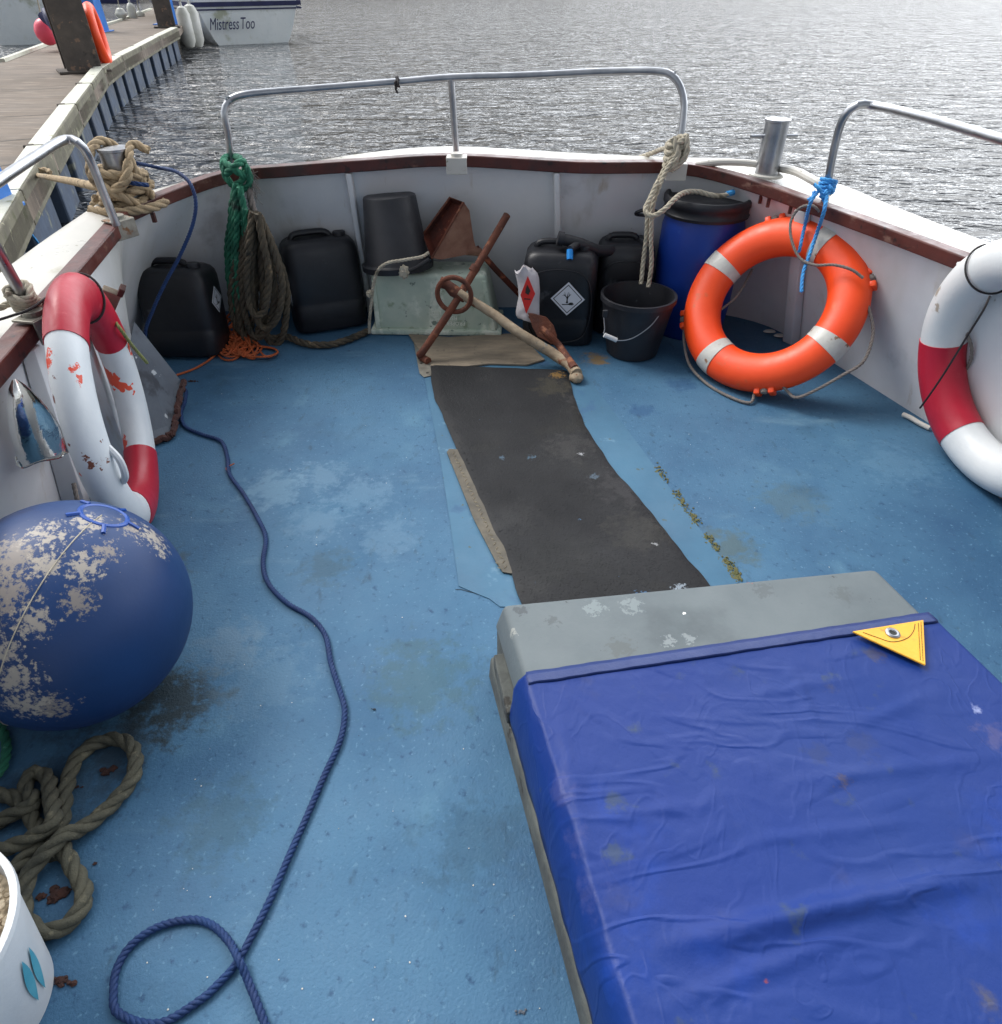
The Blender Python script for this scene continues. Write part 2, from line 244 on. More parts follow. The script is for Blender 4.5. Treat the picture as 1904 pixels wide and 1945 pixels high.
# ---------------------------------------------------------------- mesh helpers
class MB:
    def __init__(s): s.v = []; s.f = []
    def add(s, vs, fs):
        o = len(s.v); s.v += [Vector(p) for p in vs]; s.f += [tuple(i + o for i in f) for f in fs]; return s
    def box(s, c, size, rot=None):
        a, b, d = [x / 2 for x in size]
        vs = [Vector((x, y, z)) for x in (-a, a) for y in (-b, b) for z in (-d, d)]
        if rot is not None: vs = [rot @ p for p in vs]
        return s.add([Vector(c) + p for p in vs], [(0, 1, 3, 2), (4, 6, 7, 5), (0, 4, 5, 1), (2, 3, 7, 6), (0, 2, 6, 4), (1, 5, 7, 3)])
    def tube(s, pts, r, sides=10, cap=True, closed=False):
        pts = [Vector(p) for p in pts]; n = len(pts); fr = frames(pts, closed); vs = []
        rr = r if isinstance(r, (list, tuple)) else [r] * n
        for p, (T, U, V), q in zip(pts, fr, rr):
            for k in range(sides):
                a = 2 * math.pi * k / sides; vs.append(p + (U * math.cos(a) + V * math.sin(a)) * q)
        fs = []
        for i in range(n if closed else n - 1):
            j = (i + 1) % n
            for k in range(sides):
                l = (k + 1) % sides; fs.append((i * sides + k, i * sides + l, j * sides + l, j * sides + k))
        if cap and not closed:
            fs.append(tuple(reversed(range(sides)))); fs.append(tuple(range((n - 1) * sides, n * sides)))
        return s.add(vs, fs)
    def lathe(s, prof, seg=40, M=None, closed=False):
        vs = []; n = len(prof)
        for k in range(seg):
            a = 2 * math.pi * k / seg
            for (r, z) in prof:
                p = Vector((r * math.cos(a), r * math.sin(a), z)); vs.append(M @ p if M else p)
        fs = []
        for k in range(seg):
            l = (k + 1) % seg
            for i in range(n if closed else n - 1):
                j = (i + 1) % n; fs.append((k * n + i, l * n + i, l * n + j, k * n + j))
        return s.add(vs, fs)
    def plate(s, outline, th, nrm=None):
        """closed outline of 3-D points extruded along -nrm by th"""
        o = [Vector(p) for p in outline]; n = len(o); nn = Vector(nrm or (0, 0, 1))
        return s.add(o + [p - nn * th for p in o], [tuple(range(n)), tuple(reversed(range(n, 2 * n)))] +
                     [(i, i + n, (i + 1) % n + n, (i + 1) % n) for i in range(n)])
    def loft(s, rings, closed=True, cap=True):
        n = len(rings[0]); vs = [p for r in rings for p in r]; fs = []
        for i in range(len(rings) - 1):
            for k in range(n if closed else n - 1):
                l = (k + 1) % n; fs.append((i * n + k, i * n + l, (i + 1) * n + l, (i + 1) * n + k))
        if cap: fs.append(tuple(reversed(range(n)))); fs.append(tuple(range((len(rings) - 1) * n, len(rings) * n)))
        return s.add(vs, fs)
def frames(pts, closed=False):
    n = len(pts); out = []; U = None
    for i in range(n):
        a = pts[i - 1] if (i > 0 or closed) else pts[0]; b = pts[(i + 1) % n] if (i < n - 1 or closed) else pts[-1]
        T = (b - a)
        T = T.normalized() if T.length > 1e-9 else Vector((0, 0, 1))
        if U is None:
            U = T.cross(Vector((0, 0, 1)))
            if U.length < .1: U = T.cross(Vector((1, 0, 0)))
        U = (U - T * U.dot(T))
        U = U.normalized() if U.length > 1e-6 else T.orthogonal().normalized()
        out.append((T, U, T.cross(U)))
    return out
def smooth_path(pts, step, closed=False):
    P = [Vector(p) for p in pts]; n = len(P); dense = []
    segs = n if closed else n - 1
    for i in range(segs):
        if closed: p0, p1, p2, p3 = P[i - 1], P[i], P[(i + 1) % n], P[(i + 2) % n]
        else: p0, p1, p2, p3 = P[max(i - 1, 0)], P[i], P[i + 1], P[min(i + 2, n - 1)]
        for k in range(14):
            t = k / 14
            dense.append(.5 * ((2 * p1) + (p2 - p0) * t + (2 * p0 - 5 * p1 + 4 * p2 - p3) * t * t + (3 * p1 - p0 - 3 * p2 + p3) * t ** 3))
    if not closed: dense.append(P[-1])
    else: dense.append(dense[0])
    out = [dense[0]]; acc = 0
    for a, b in zip(dense, dense[1:]):
        d = (b - a).length
        while acc + d >= step and d > 0:
            a = a.lerp(b, (step - acc) / d); out.append(a); d = (b - a).length; acc = 0
        acc += d
    if closed and (out[-1] - out[0]).length < step * .6: out.pop()
    return out
def setp(o, label=None, cat=None, group=None, kind=None):
    if label: o['label'] = label
    if cat: o['category'] = cat
    if group: o['group'] = group
    if kind: o['kind'] = kind
    return o
def ob(name, mb, m, parent=None, smooth=False, bevel=0, bseg=2, label=None, cat=None, group=None, kind=None, angle=35, origin=None):
    me = bpy.data.meshes.new(name)
    base = Vector(parent['_w']) if parent else (Vector(origin) if origin is not None else None)
    if base is None:
        xs = [p.x for p in mb.v]; ys = [p.y for p in mb.v]; zs = [p.z for p in mb.v]
        base = Vector(((min(xs) + max(xs)) / 2, (min(ys) + max(ys)) / 2, min(zs)))
        if kind == 'structure': base = Vector((0, 0, 0))
    me.from_pydata([p - base for p in mb.v], [], mb.f); me.validate()
    bm = bmesh.new(); bm.from_mesh(me)
    bmesh.ops.recalc_face_normals(bm, faces=bm.faces)
    if bevel:
        ed = [e for e in bm.edges if len(e.link_faces) == 2 and e.calc_face_angle(0) > R(30)]
        bmesh.ops.bevel(bm, geom=ed, offset=bevel, segments=bseg, profile=.5, affect='EDGES', clamp_overlap=True)
    if smooth:
        for f in bm.faces: f.smooth = True
        for e in bm.edges:
            if len(e.link_faces) == 2 and e.calc_face_angle(0) > R(angle): e.smooth = False
    bm.to_mesh(me); bm.free(); me.materials.append(m)
    o = bpy.data.objects.new(name, me); COL.objects.link(o)
    o['_w'] = tuple(base)
    if parent: o.parent = parent
    else: o.location = base
    return setp(o, label, cat, group, kind)
def thing(name, loc, label, cat, group=None):
    o = bpy.data.objects.new(name, None); COL.objects.link(o); o.location = loc; o['_w'] = tuple(loc)
    o.empty_display_size = .05
    return setp(o, label, cat, group)
def rope_mb(pts, r, strands=3, lay=None, closed=False, mb=None, sm=True, wob=0):
    """laid rope: helical strands swept round the path"""
    mb = mb or MB(); lay = lay or r * 7
    P = smooth_path(pts, max(r * .75, .002), closed) if sm else [Vector(p) for p in pts]
    if wob:
        P = [p + noise.noise_vector(p * 25) * wob for p in P]
    fr = frames(P, closed); s = 0; cum = [0]
    for a, b in zip(P, P[1:]): s += (b - a).length; cum.append(s)
    rs = r * .56; rc = r * .47
    for k in range(strands):
        hp = []
        for p, (T, U, V), c in zip(P, fr, cum):
            a = 2 * math.pi * (c / lay + k / strands); hp.append(p + (U * math.cos(a) + V * math.sin(a)) * rc)
        mb.tube(hp, rs, 7, closed=closed)
    return mb
def rope(name, pts, r, m, parent=None, **k):
    kw = {q: k.pop(q) for q in ('strands', 'lay', 'closed', 'wob') if q in k}
    return ob(name, rope_mb(pts, r, **kw), m, parent, smooth=True, angle=80, **k)
def text_mb(txt, size, M, th=.0008, shear=0, align='CENTER'):
    cu = bpy.data.curves.new('t', 'FONT'); cu.body = txt; cu.size = size; cu.shear = shear; cu.extrude = th
    cu.align_x = align; cu.align_y = 'CENTER'; cu.resolution_u = 3
    o = bpy.data.objects.new('t', cu); me = bpy.data.meshes.new_from_object(o)
    mb = MB().add([M @ v.co for v in me.vertices], [tuple(p.vertices) for p in me.polygons])
    bpy.data.objects.remove(o); bpy.data.meshes.remove(me); bpy.data.curves.remove(cu); return mb
def basis(o, x, y, z=None):
    x = Vector(x).normalized(); y = Vector(y); y = (y - x * y.dot(x)).normalized(); z = x.cross(y)
    M = Matrix((x, y, z)).transposed().to_4x4(); M.translation = Vector(o); return M
def blob(c, r, seed=0, amp=.3, flat=1, sub=3, fr=4):
    bm = bmesh.new(); bmesh.ops.create_icosphere(bm, subdivisions=sub, radius=1)
    vs = []
    for v in bm.verts:
        d = v.co.normalized(); k = 1 + amp * noise.noise(d * fr * .5 + Vector((seed, seed * 2.3, 0)))
        vs.append(Vector(c) + Vector((d.x * r[0] * k, d.y * r[1] * k, d.z * r[2] * k)))
    fs = [tuple(v.index for v in f.verts) for f in bm.faces]; bm.free(); return vs, fs

# ================================================================ SETTING
WZ = -0.55
# water sheet
ob('water', MB().add([(-300, -40, WZ), (300, -40, WZ), (300, 400, WZ), (-300, 400, WZ)], [(0, 1, 2, 3)]), MT['water'], kind='structure')
# ground under the water
ob('riverbed', MB().add([(-320, -60, WZ - 3), (320, -60, WZ - 3), (320, 420, WZ - 3), (-320, 420, WZ - 3)], [(0, 1, 2, 3)]), MT['bank'], kind='structure')

# boat shell: rail line, gunwale edge and foot of the wall
RAIL = [((-330, 1080), .53), ((-120, 820), .54), ((0, 690), .545), ((100, 570), .55), ((212, 440), .56), ((236, 409), .56), ((300, 380), .575), ((430, 335), .595), ((560, 322), .61),
        ((700, 312), .625), ((860, 303), .63), ((1100, 316), .625), ((1290, 318), .61), ((1420, 347), .59), ((1570, 400), .57),
        ((1700, 447), .56), ((1840, 500), .55), ((1904, 523), .55), ((2050, 580), .55), ((2400, 730), .55)]
OUTER = [(-420, 860), (-160, 640), (0, 518), (95, 448), (182, 389), (208, 384), (290, 362), (425, 326), (540, 316), (700, 291), (860, 279), (1100, 292), (1290, 300),
         (1430, 306), (1580, 345), (1700, 393), (1840, 447), (1904, 470), (2060, 532), (2450, 690)]
rail = [Z(*p, z) for p, z in RAIL]
outer = [Z(*p, z + .012) for p, (_, z) in zip(OUTER, RAIL)]
FOOT = [(-1.2, .55), (-1.2, .95), (-1.2, 1.35), (-1.22, 1.75), (-1.27, 2.15), (-1.44, 2.24), (-1.50, 2.7), (-1.22, 2.96), (-.82, 2.99), (-.5, 3.0), (-.15, 3.0), (.35, 3.0), (.8, 2.98),
        (1.1, 2.84), (1.24, 2.58), (1.4, 2.12), (1.5, 1.8), (1.55, 1.5), (1.62, 1.0), (1.66, .5)]
foot = [Vector((x, y, 0)) for x, y in FOOT]
rail = [rail[0] + Vector((0, -1, 0))] + rail + [rail[-1] + Vector((.02, -1, 0))]
outer = [outer[0] + Vector((0, -1, 0))] + outer + [outer[-1] + Vector((.02, -1, 0))]
foot = [foot[0] + Vector((0, -1, 0))] + foot + [foot[-1] + Vector((0.02, -1, 0))]
inward = []
for i in range(len(rail)):
    a = rail[max(i - 1, 0)]; b = rail[min(i + 1, len(rail) - 1)]; t = (b - a); t.z = 0; t.normalize()
    inward.append(Vector((t.y, -t.x, 0)))
def dense(P, k=4):
    out = []; n_ = len(P)
    for i in range(n_ - 1):
        p0, p1, p2, p3 = P[max(i - 1, 0)], P[i], P[i + 1], P[min(i + 2, n_ - 1)]
        lin_ = i in (4, 5, 6)
        for j in range(k):
            t = j / k
            out.append(p1.lerp(p2, t) if lin_ else .5 * ((2 * p1) + (p2 - p0) * t + (2 * p0 - 5 * p1 + 4 * p2 - p3) * t * t + (3 * p1 - p0 - 3 * p2 + p3) * t ** 3))
    return out + [P[-1]]
foot0, rail0, inward0 = foot, rail, inward
foot, rail, outer, inward = dense(foot), dense(rail), dense(outer), [v.normalized() for v in dense(inward)]
# deck
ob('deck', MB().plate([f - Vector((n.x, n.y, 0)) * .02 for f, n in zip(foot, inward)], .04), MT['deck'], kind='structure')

boat = thing('fishing_boat', (0, 1.5, -.4), 'open fishing boat with blue deck, white bulwarks and brown wooden capping rail, filling the foreground', 'boat')
# hull and bulwark: inner face, with outer topside down to below the water
hull = MB(); n = len(rail)
rows = []
for f, r_, o_, nn in zip(foot, rail, outer, inward):
    ri = r_ - nn * .004 - Vector((0, 0, .02)); low = Vector((o_.x * .97, o_.y * .985 if o_.y > 0 else o_.y, -.75))
    rows.append([f + Vector((0, 0, -.06)), f + Vector((0, 0, .001)), f.lerp(ri, .5) - nn * .0, ri])
hull.loft(rows, closed=False, cap=False)
ob('bulwark', hull, MT['white'], boat, smooth=True)
side = MB(); rows = []
for f, r_, o_, nn in zip(foot, rail, outer, inward):
    fo = f - nn * .09
    rows.append([o_, o_ - nn * .012 - Vector((0, 0, .012)), o_ - nn * .03 - Vector((0, 0, .07)), o_.lerp(fo, .25) - nn * .07,
                 Vector((fo.x, fo.y, -.02)), Vector((fo.x, fo.y, -.8)) + nn * .03])
side.loft(rows, closed=False, cap=False); ob('hull', side, MT['gel'], boat, smooth=True)
gw = MB(); rows = []
for r_, o_, nn in zip(rail, outer, inward):
    ri = r_ - Vector((0, 0, .014)); mid = ri.lerp(o_, .75) + Vector((0, 0, .006))
    rows.append([ri, mid, o_ + nn * .008 + Vector((0, 0, .004)), o_])
gw.loft(rows, closed=False, cap=False); ob('gunwale', gw, MT['gel'], boat, smooth=True)
# capping rail swept as rectangular timber
cap = MB(); rows = []
for r_, nn in zip(rail, inward):
    a, b = nn * .024, Vector((0, 0, .02))
    rows.append([r_ + a - b, r_ + a + b, r_ - a + b, r_ - a - b])
cap.loft(rows); ob('capping_rail', cap, MT['wood'], boat, bevel=.004)
# frames (ribs) on the inside of the bulwark
def rib(t, wd=.03, dp=.07, m='white'):
    i = int(t); k = t - i; i += 1
    f = foot0[i].lerp(foot0[i + 1], k); r_ = rail0[i].lerp(rail0[i + 1], k) - Vector((0, 0, .022)); nn = inward0[i].lerp(inward0[i + 1], k).normalized()
    tt = Vector((-nn.y, nn.x, 0)) * wd / 2
    mb = MB(); rows = []
    for q in (0, .5, 1):
        c = f.lerp(r_, q); d = dp * (1 - .55 * q)
        rows.append([c - tt, c - tt * .7 + nn * d, c + tt * .7 + nn * d, c + tt])
    mb.loft(rows); ob('rib', mb, MT[m], boat, bevel=.004, smooth=True)
for t in (1.3, 2.35, 3.1, 8.72, 10.83): rib(t, .05 if t < 8 else .028, .06)
rib(13.75, .06, .045)
# fixings under the rail
for (px, py) in ((292, 405), (415, 345)): 
    p = Z(px, py + 8, .54); ob('rail_bolt', MB().box(p, (.012, .012, .03)), MT['wood'], boat)
for (px, py) in ((1460, 385), (1502, 397), (1445, 378)):
    p = Z(px, py, .545); ob('rail_bolt', MB().box(p, (.01, .01, .03)), MT['wood'], boat)
# round screw cover ghosts on bow wall
# stainless rails
def hoop(pts, r=.0125, posts=(), label=None):
    o = ob('guard_rail', MB().tube(smooth_path(pts, .02), r, 14), MT['steel'], boat, smooth=True, label=label)
    for a, b in posts: ob('rail_post', MB().tube([a, b], r, 14), MT['steel'], o, smooth=True)
    return o
h1 = hoop([Y(439, 308, 2.77), Y(433, 250, 2.77), Y(426, 216, 2.77), Y(436, 192, 2.79), Y(470, 179, 2.8), Y(600, 168, 2.9), Y(750, 156, 2.95), Y(860, 147, 2.97),
      Y(1000, 143, 2.97), Y(1150, 136, 2.95), Y(1245, 135, 2.9), Y(1280, 146, 2.87), Y(1298, 182, 2.85), Y(1298, 230, 2.83), Y(1284, 318, 2.8)],
     posts=[(Y(857, 149, 2.97), Y(868, 302, 2.97))])
h2 = hoop([Y(222, 428, 2.2), Y(200, 375, 2.2), Y(172, 305, 2.2), Y(150, 272, 2.18), Z(120, 266, .82), Z(60, 302, .82), Z(0, 342, .82), Z(-90, 402, .82), Z(-260, 520, .82)],
     posts=[(Z(-45, 405, .82), Z(66, 604, .55))])
h3 = hoop([Z(1566, 392, .57), Y(1576, 330, 2.44), Y(1590, 262, 2.44), Y(1604, 222, 2.43), Y(1628, 200, 2.41), Z(1665, 201, .873), Z(1750, 221, .873), Z(1904, 265, .873), Z(2100, 322, .873), Z(2400, 420, .873)],
     posts=[(Z(2400, 420, .873), Vector((rail0[-1].x, Z(2400, 420, .873).y, .55)))])
def bracket(p, nn, m='galv', s=1):
    t = Vector((-nn.y, nn.x, 0)); Mx = Matrix((t, nn, Vector((0, 0, 1)))).transposed()
    b = MB().box(p + Vector((0, 0, .004)), (.075 * s, .055 * s, .006), Mx).box(p + nn * .028 * s - Vector((0, 0, .022)), (.075 * s, .005, .055), Mx)
    b.lathe([(.0, .012), (.022, .012), (.022, -.005), (0, -.005)], 16, Matrix.Translation(p + Vector((0, 0, .006))))
    o = ob('rail_bracket', b, MT[m], boat, bevel=.0015)
    for s_ in (-1, 1):
        ob('bolt', MB().lathe([(0, .006), (.006, .005), (.007, 0)], 8, basis(p + nn * .031 + t * s_ * .026 - Vector((0, 0, .03)), t, Vector((0, 0, -1)))), MT['rust'], o)
bracket(Z(868, 300, .653), Vector((0, -1, 0)), 'gel'); bracket(Z(1284, 312, .634), Vector((0, -1, 0)), 'gel')
bracket(Z(224, 419, .582), Vector((.85, -.5, 0)).normalized()); bracket(Z(66, 603, .572), Vector((1, -.2, 0)).normalized())
# eye on the bow rail
ob('rail_eye', MB().tube(smooth_path([Y(440, 194, 2.78), Y(431, 192, 2.78), Y(430, 185, 2.78), Y(437, 184, 2.78)], .004), .003, 6), MT['steel'], h1, smooth=True)
ob('rail_screw', MB().tube([Y(1280, 146, 2.87), Y(1284, 134, 2.87)], .004, 6), MT['steel'], h1, smooth=True)
ob('rail_screw', MB().tube([Y(1632, 202, 2.41), Y(1632, 196, 2.41)], .005, 6), MT['steel'], h3, smooth=True)
# bollards
def bollard(base, r, hgt, pin):
    M = Matrix.Translation(base)
    o = ob('bollard', MB().lathe([(r * 1.0, 0), (r, hgt - .01), (r * 1.07, hgt - .008), (r * 1.07, hgt), (0, hgt + .001)], 36, M), MT['steel'], boat, smooth=True)
    ob('bollard_foot', MB().lathe([(r * 1.5, 0), (r * 1.5, .008), (r, .010)], 30, M), MT['gel'], o, smooth=True)
    if pin: ob('bollard_pin', MB().tube([base + Vector((-.085, 0, hgt - .055)), base + Vector((.085, .01, hgt - .055))], .006, 8), MT['steel'], o, smooth=True)
bR = Z(1455, 334, .60); bollard(bR, .041, .185, True)
bL = Z(248, 386, .575); bollard(bL, .047, .17, False)
# low white pipe rails beside right bollard
ob('fairlead_bar', MB().tube(smooth_path([Z(1322, 314, .62), Z(1370, 308, .635), Z(1434, 311, .635), Z(1450, 320, .62)], .02), .012, 10), MT['gel'], boat, smooth=True)
ob('fairlead_bar', MB().tube(smooth_path([Z(1474, 318, .62), Z(1510, 325, .635), Z(1550, 345, .635), Z(1585, 366, .61)], .02), .014, 10), MT['gel'], boat, smooth=True)
# hook on wall
for (px, py) in ((936, 430),):
    ob('wall_hook', MB().tube(smooth_path([Y(936, 424, 2.96), Y(943, 424, 2.93), Y(946, 430, 2.93), Y(938, 436, 2.93)], .003), .0022, 6), MT['gel'], boat, smooth=True)
# stainless clamshell vent on the left wall
def vent():
    a, b_ = Z(30, 728, .45), None
    c = Y(58, 800, 1.36); rows = []
    # axis from the top (pointed) to the open bottom, laid on the wall
    top = Xp(26, 722, -1.02); bot_l = Xp(40, 888, -1.085); bot_r = Xp(118, 866, -1.10)
    for i in range(13):
        t = i / 12; w_ = math.sin(min(1, t * 1.15 + .04) * math.pi / 2) ** .75
        l = top.lerp(bot_l, t); r_ = top.lerp(bot_r, t); mid = (l + r_) / 2; hw = (r_ - l) / 2 * (w_ / max(t, .04)) if t > 0 else (bot_r - bot_l) * .04
        if hw.length > (bot_r - bot_l).length / 2 * 1.0: hw = hw.normalized() * (bot_r - bot_l).length / 2
        nrm = Vector((1, -.25, .5)).normalized(); row = []
        for k in range(15):
            a = math.pi * k / 14; row.append(mid - hw * math.cos(a) + nrm * (.075 * w_) * math.sin(a))
        rows.append(row)
    o = ob('clamshell_vent', MB().loft(rows, closed=False, cap=False), MT['chrome'], boat, smooth=True)
    ob('vent_flange', MB().tube(smooth_path([bot_l + Vector((0, 0, .03)), bot_l, bot_l.lerp(bot_r, .5) - Vector((.01, 0, .0)), bot_r, bot_r + Vector((0, 0, .03))], .01), .003, 6), MT['chrome'], o, smooth=True)
vent()
# freeing port fittings on the floor edge
for p in (Z(1462, 630, .01), Z(1482, 638, .01)):
    ob('drain_cover', MB().lathe([(0, .006), (.02, .006), (.026, .001)], 16, Matrix.Translation(p) @ Matrix.Scale(.55, 4, (0, 1, 0))), MT['gel'], boat, smooth=True)
ob('drain_pipe', MB().tube(smooth_path([Z(1716, 787, .012), Z(1730, 793, .014), Z(1748, 804, .012), Z(1768, 814, .01)], .01), .008, 8), MT['gel'], boat, smooth=True)

# panel let into the deck, with sealant edge and moss
pan = thing('deck_hatch', Z(1100, 900, 0), 'flush light blue painted hatch panel under the rubber mat, mossy along its right edge', 'hatch')
out = [(795, 655), (880, 648), (1082, 652), (1108, 705), (1180, 800), (1243, 885), (1300, 965), (1360, 1045), (1400, 1096), (1404, 1106), (1394, 1112), (1340, 1118), (1200, 1160), (950, 1152), (930, 1137), (893, 1122), (872, 1113), (858, 1010), (838, 880)]
ob('panel', MB().plate([Z(x, y, .0025) for x, y in out], .002), MT['panel'], pan)
mo = MB()
for i in range(520):
    t = random.random() ** .8; k = t * 6; pts_ = [(1243, 885), (1300, 965), (1360, 1045), (1402, 1100)]
    u = t * 2.999; j = int(u); px = pts_[j][0] + (pts_[j + 1][0] - pts_[j][0]) * (u - j); py = pts_[j][1] + (pts_[j + 1][1] - pts_[j][1]) * (u - j)
    if noise.noise(Vector((t * 9, 3, 1))) < -.12: continue
    c = Z(px + random.gauss(4, 4.5), py + random.gauss(0, 4), .002); r_ = random.uniform(.001, .004)
    mo.add(*blob(c, (r_, r_ * 1.3, .0016), i, .8, 1, 1))
setp(ob('moss', mo, MT['moss'], pan, smooth=True), kind='stuff')

# crack lines in the deck coating, part of the deck's surface wear
def deckline(pts, wd, m, name, label, cat):
    P = smooth_path([Z(x, y, .003) for x, y in pts], .012)
    P = [p + Vector((random.gauss(0, .0012), random.gauss(0, .0012), 0)) for p in P]
    mb = MB().tube(P, wd, 5); 
    for v in mb.v: v.z = .0012 + (v.z - .003) * .4
    return ob(name, mb, m, label=label, cat=cat)
deckline([(865, 1118), (893, 1122), (930, 1136), (944, 1142)], .0009, MT['seal'], 'deck_crack', 'thin dark crack in the blue deck beside the corner of the grey box', 'crack')

# ================================================================ THINGS ON DECK
# rubber mat
_b = Z(1050, 900, .01)
stain_and_sheen(MT['mat'], [(Z(x, y, .0125) - _b, q, c_, st) for x, y, q, c_, st in ((1130, 760, .16, (84, 82, 80), .30), (1080, 850, .14, (80, 78, 76), .25), (1190, 920, .16, (78, 76, 78), .25), (1210, 1010, .14, (74, 72, 66), .25), (1050, 735, .12, (86, 80, 60), .25),  # lighter grey spots put the rubber's sheen into the colour
    (920, 790, .17, (14, 15, 18), .35), (900, 860, .14, (16, 18, 22), .30), (1050, 1060, .2, (24, 26, 24), .30), (1150, 1110, .14, (20, 21, 22), .25), (980, 980, .12, (60, 60, 60), .20))], 26)
stain_and_sheen(MT['mat'], [(Z(x, y, .0125) - _b, q, c_, 1) for x, y, q, c_ in ((1105, 862, .02, (150, 152, 156)), (955, 868, .022, (70, 90, 106)), (1010, 867, .026, (66, 88, 104)), (1130, 905, .035, (70, 84, 96)), (1245, 1035, .02, (130, 132, 134)), (1220, 1135, .045, (66, 98, 130)), (1290, 1120, .04, (130, 140, 150)), (1060, 712, .06, (110, 84, 44)))], 90, .08, .62)
mt = thing('rubber_mat', Z(1050, 900, .01), 'long wavy black dimpled rubber mat running from the grey box to the anchor', 'mat')
Lm = [(818, 693), (822, 740), (842, 790), (861, 836), (875, 864), (893, 906), (914, 951), (935, 1000), (956, 1039), (970, 1080), (989, 1140), (1015, 1200)]
Rm = [(1078, 703), (1092, 752), (1116, 812), (1162, 882), (1190, 915), (1217, 945), (1262, 1002), (1302, 1052), (1330, 1085), (1352, 1112), (1400, 1165)]
Ls = smooth_path([Z(x, y, .012) for x, y in Lm], .02); Rs = smooth_path([Z(x, y, .012) for x, y in Rm], .02)
NJ = 26; NI = 60; rows = []
def samp(path, t):
    u = t * (len(path) - 1); j = min(int(u), len(path) - 2); return path[j].lerp(path[j + 1], u - j)
for i in range(NI + 1):
    a = samp(Ls, i / NI); b = samp(Rs, i / NI); row = []
    for j in range(NJ + 1):
        p = a.lerp(b, j / NJ).copy(); p.z = .0125 + .006 * noise.noise(Vector((p.x * 3.3, p.y * 3.3, 1))) + .002 * noise.noise(p * 11)
        if j in (0, NJ): p.z = .008; p.x += .004 * noise.noise(p * 18)
        row.append(p)
    rows.append(row)
mb = MB(); top = [p for r_ in rows for p in r_]; W_ = NJ + 1
fs = [(i * W_ + j, i * W_ + j + 1, (i + 1) * W_ + j + 1, (i + 1) * W_ + j) for i in range(NI) for j in range(NJ)]
bot = [Vector((p.x, p.y, .0055)) for p in top]; o_ = len(top)
rim = [j for j in range(W_)] + [i * W_ + NJ for i in range(1, NI + 1)] + [NI * W_ + j for j in range(NJ - 1, -1, -1)] + [i * W_ for i in range(NI - 1, 0, -1)]
fs += [tuple(x + o_ for x in reversed(f)) for f in fs] + [(rim[k], rim[(k + 1) % len(rim)], rim[(k + 1) % len(rim)] + o_, rim[k] + o_) for k in range(len(rim))]
mb.add(top + bot, fs); ob('mat_sheet', mb, MT['mat'], mt, smooth=True)
# raised rubber dimples
dm = MB()
for i in range(4200):
    t = random.random() ** .7; s_ = random.uniform(.03, .97); p = samp(Ls, t).lerp(samp(Rs, t), s_)
    p.z = .0125 + .006 * noise.noise(Vector((p.x * 3.3, p.y * 3.3, 1))) + .002 * noise.noise(p * 11)
    a = random.uniform(.0022, .004); ang = random.random() * 3.14
    vs = [p + Vector((math.cos(q * math.pi / 3 + ang) * a, math.sin(q * math.pi / 3 + ang) * a * .8, 0)) for q in range(6)] + [p + Vector((0, 0, .0014))]
    dm.add(vs, [(q, (q + 1) % 6, 6) for q in range(6)])
setp(ob('dimples', dm, MT['mat'], mt, smooth=True, angle=180), kind='stuff')

# tread plate
tp = thing('tread_plate', Z(905, 970, .005), 'narrow worn aluminium tread plate showing along the left edge of the mat', 'plate')
TL = [(849, 858), (853, 852), (870, 853), (985, 1080), (972, 1089), (955, 1086), (943, 1068), (900, 985), (862, 890)]
ob('plate_sheet', MB().plate([Z(x, y, .0085) for x, y in TL], .004), MT['tread'], tp, bevel=.0008)
tr = MB(); A_, B_ = Z(858, 858, .009), Z(960, 1082, .009); ax = (B_ - A_).normalized(); pr = Vector((-ax.y, ax.x, 0))
nrow = 30
for i in range(nrow):
    base = A_.lerp(B_, (i + .5) / nrow)
    for j in range(-3, 6):
        c = base + pr * (.006 + j * .016 - .002)
        px, py = proj(c)
        # inside the visible strip only
        ml = next((a_[0] + (b_[0] - a_[0]) * (py - a_[1]) / (b_[1] - a_[1]) for a_, b_ in zip(Lm, Lm[1:]) if a_[1] <= py < b_[1]), 0)
        tl0 = 851 + (py - 858) * .42
        if px < tl0 + 5 or px > ml - 7: continue
        ang = R(45) if ((i // 2 + j) % 2) else R(-45); d = (ax * math.cos(ang) + pr * math.sin(ang)) * .0078
        q = Vector((-d.y, d.x, 0)).normalized() * .002
        tr.add([c - d, c + q, c + d, c - q, c + Vector((0, 0, .003))], [(0, 1, 4), (1, 2, 4), (2, 3, 4), (3, 0, 4)])
setp(ob('tread_bars', tr, MT['treadbar'], tp), kind='stuff')

# plywood and lug plate under the anchor
bd = thing('plywood_board', Z(900, 665, .005), 'flat weathered grey-brown plywood board lying under the rusty anchor', 'board')
ob('main_sheet', MB().plate([Z(x, y, .011) for x, y in ((846, 640), (985, 632), (1035, 682), (1000, 692), (930, 690), (862, 698), (852, 690), (857, 668))], .007), MT['ply'], bd, bevel=.001)
ob('side_sheet', MB().plate([Z(x, y, .009) for x, y in ((776, 634), (860, 640), (880, 690), (850, 697), (820, 694), (800, 670))], .005), MT['ply'], bd, bevel=.001)
lp = thing('lug_plate', Z(800, 690, .005), 'small grey metal plate with two bolt holes beside the plywood board', 'plate')
ob('plate_sheet', MB().plate([Z(x, y, .0065) for x, y in ((786, 650), (798, 648), (822, 700), (824, 712), (806, 716), (797, 708))], .0025), MT['galv'], lp, bevel=.0008)
for q in ((800, 690), (812, 708)): ob('bolt_hole', MB().lathe([(0, .0006), (.005, .0006), (.006, 0)], 12, Matrix.Translation(Z(*q, .0066))), MT['ink'], lp)

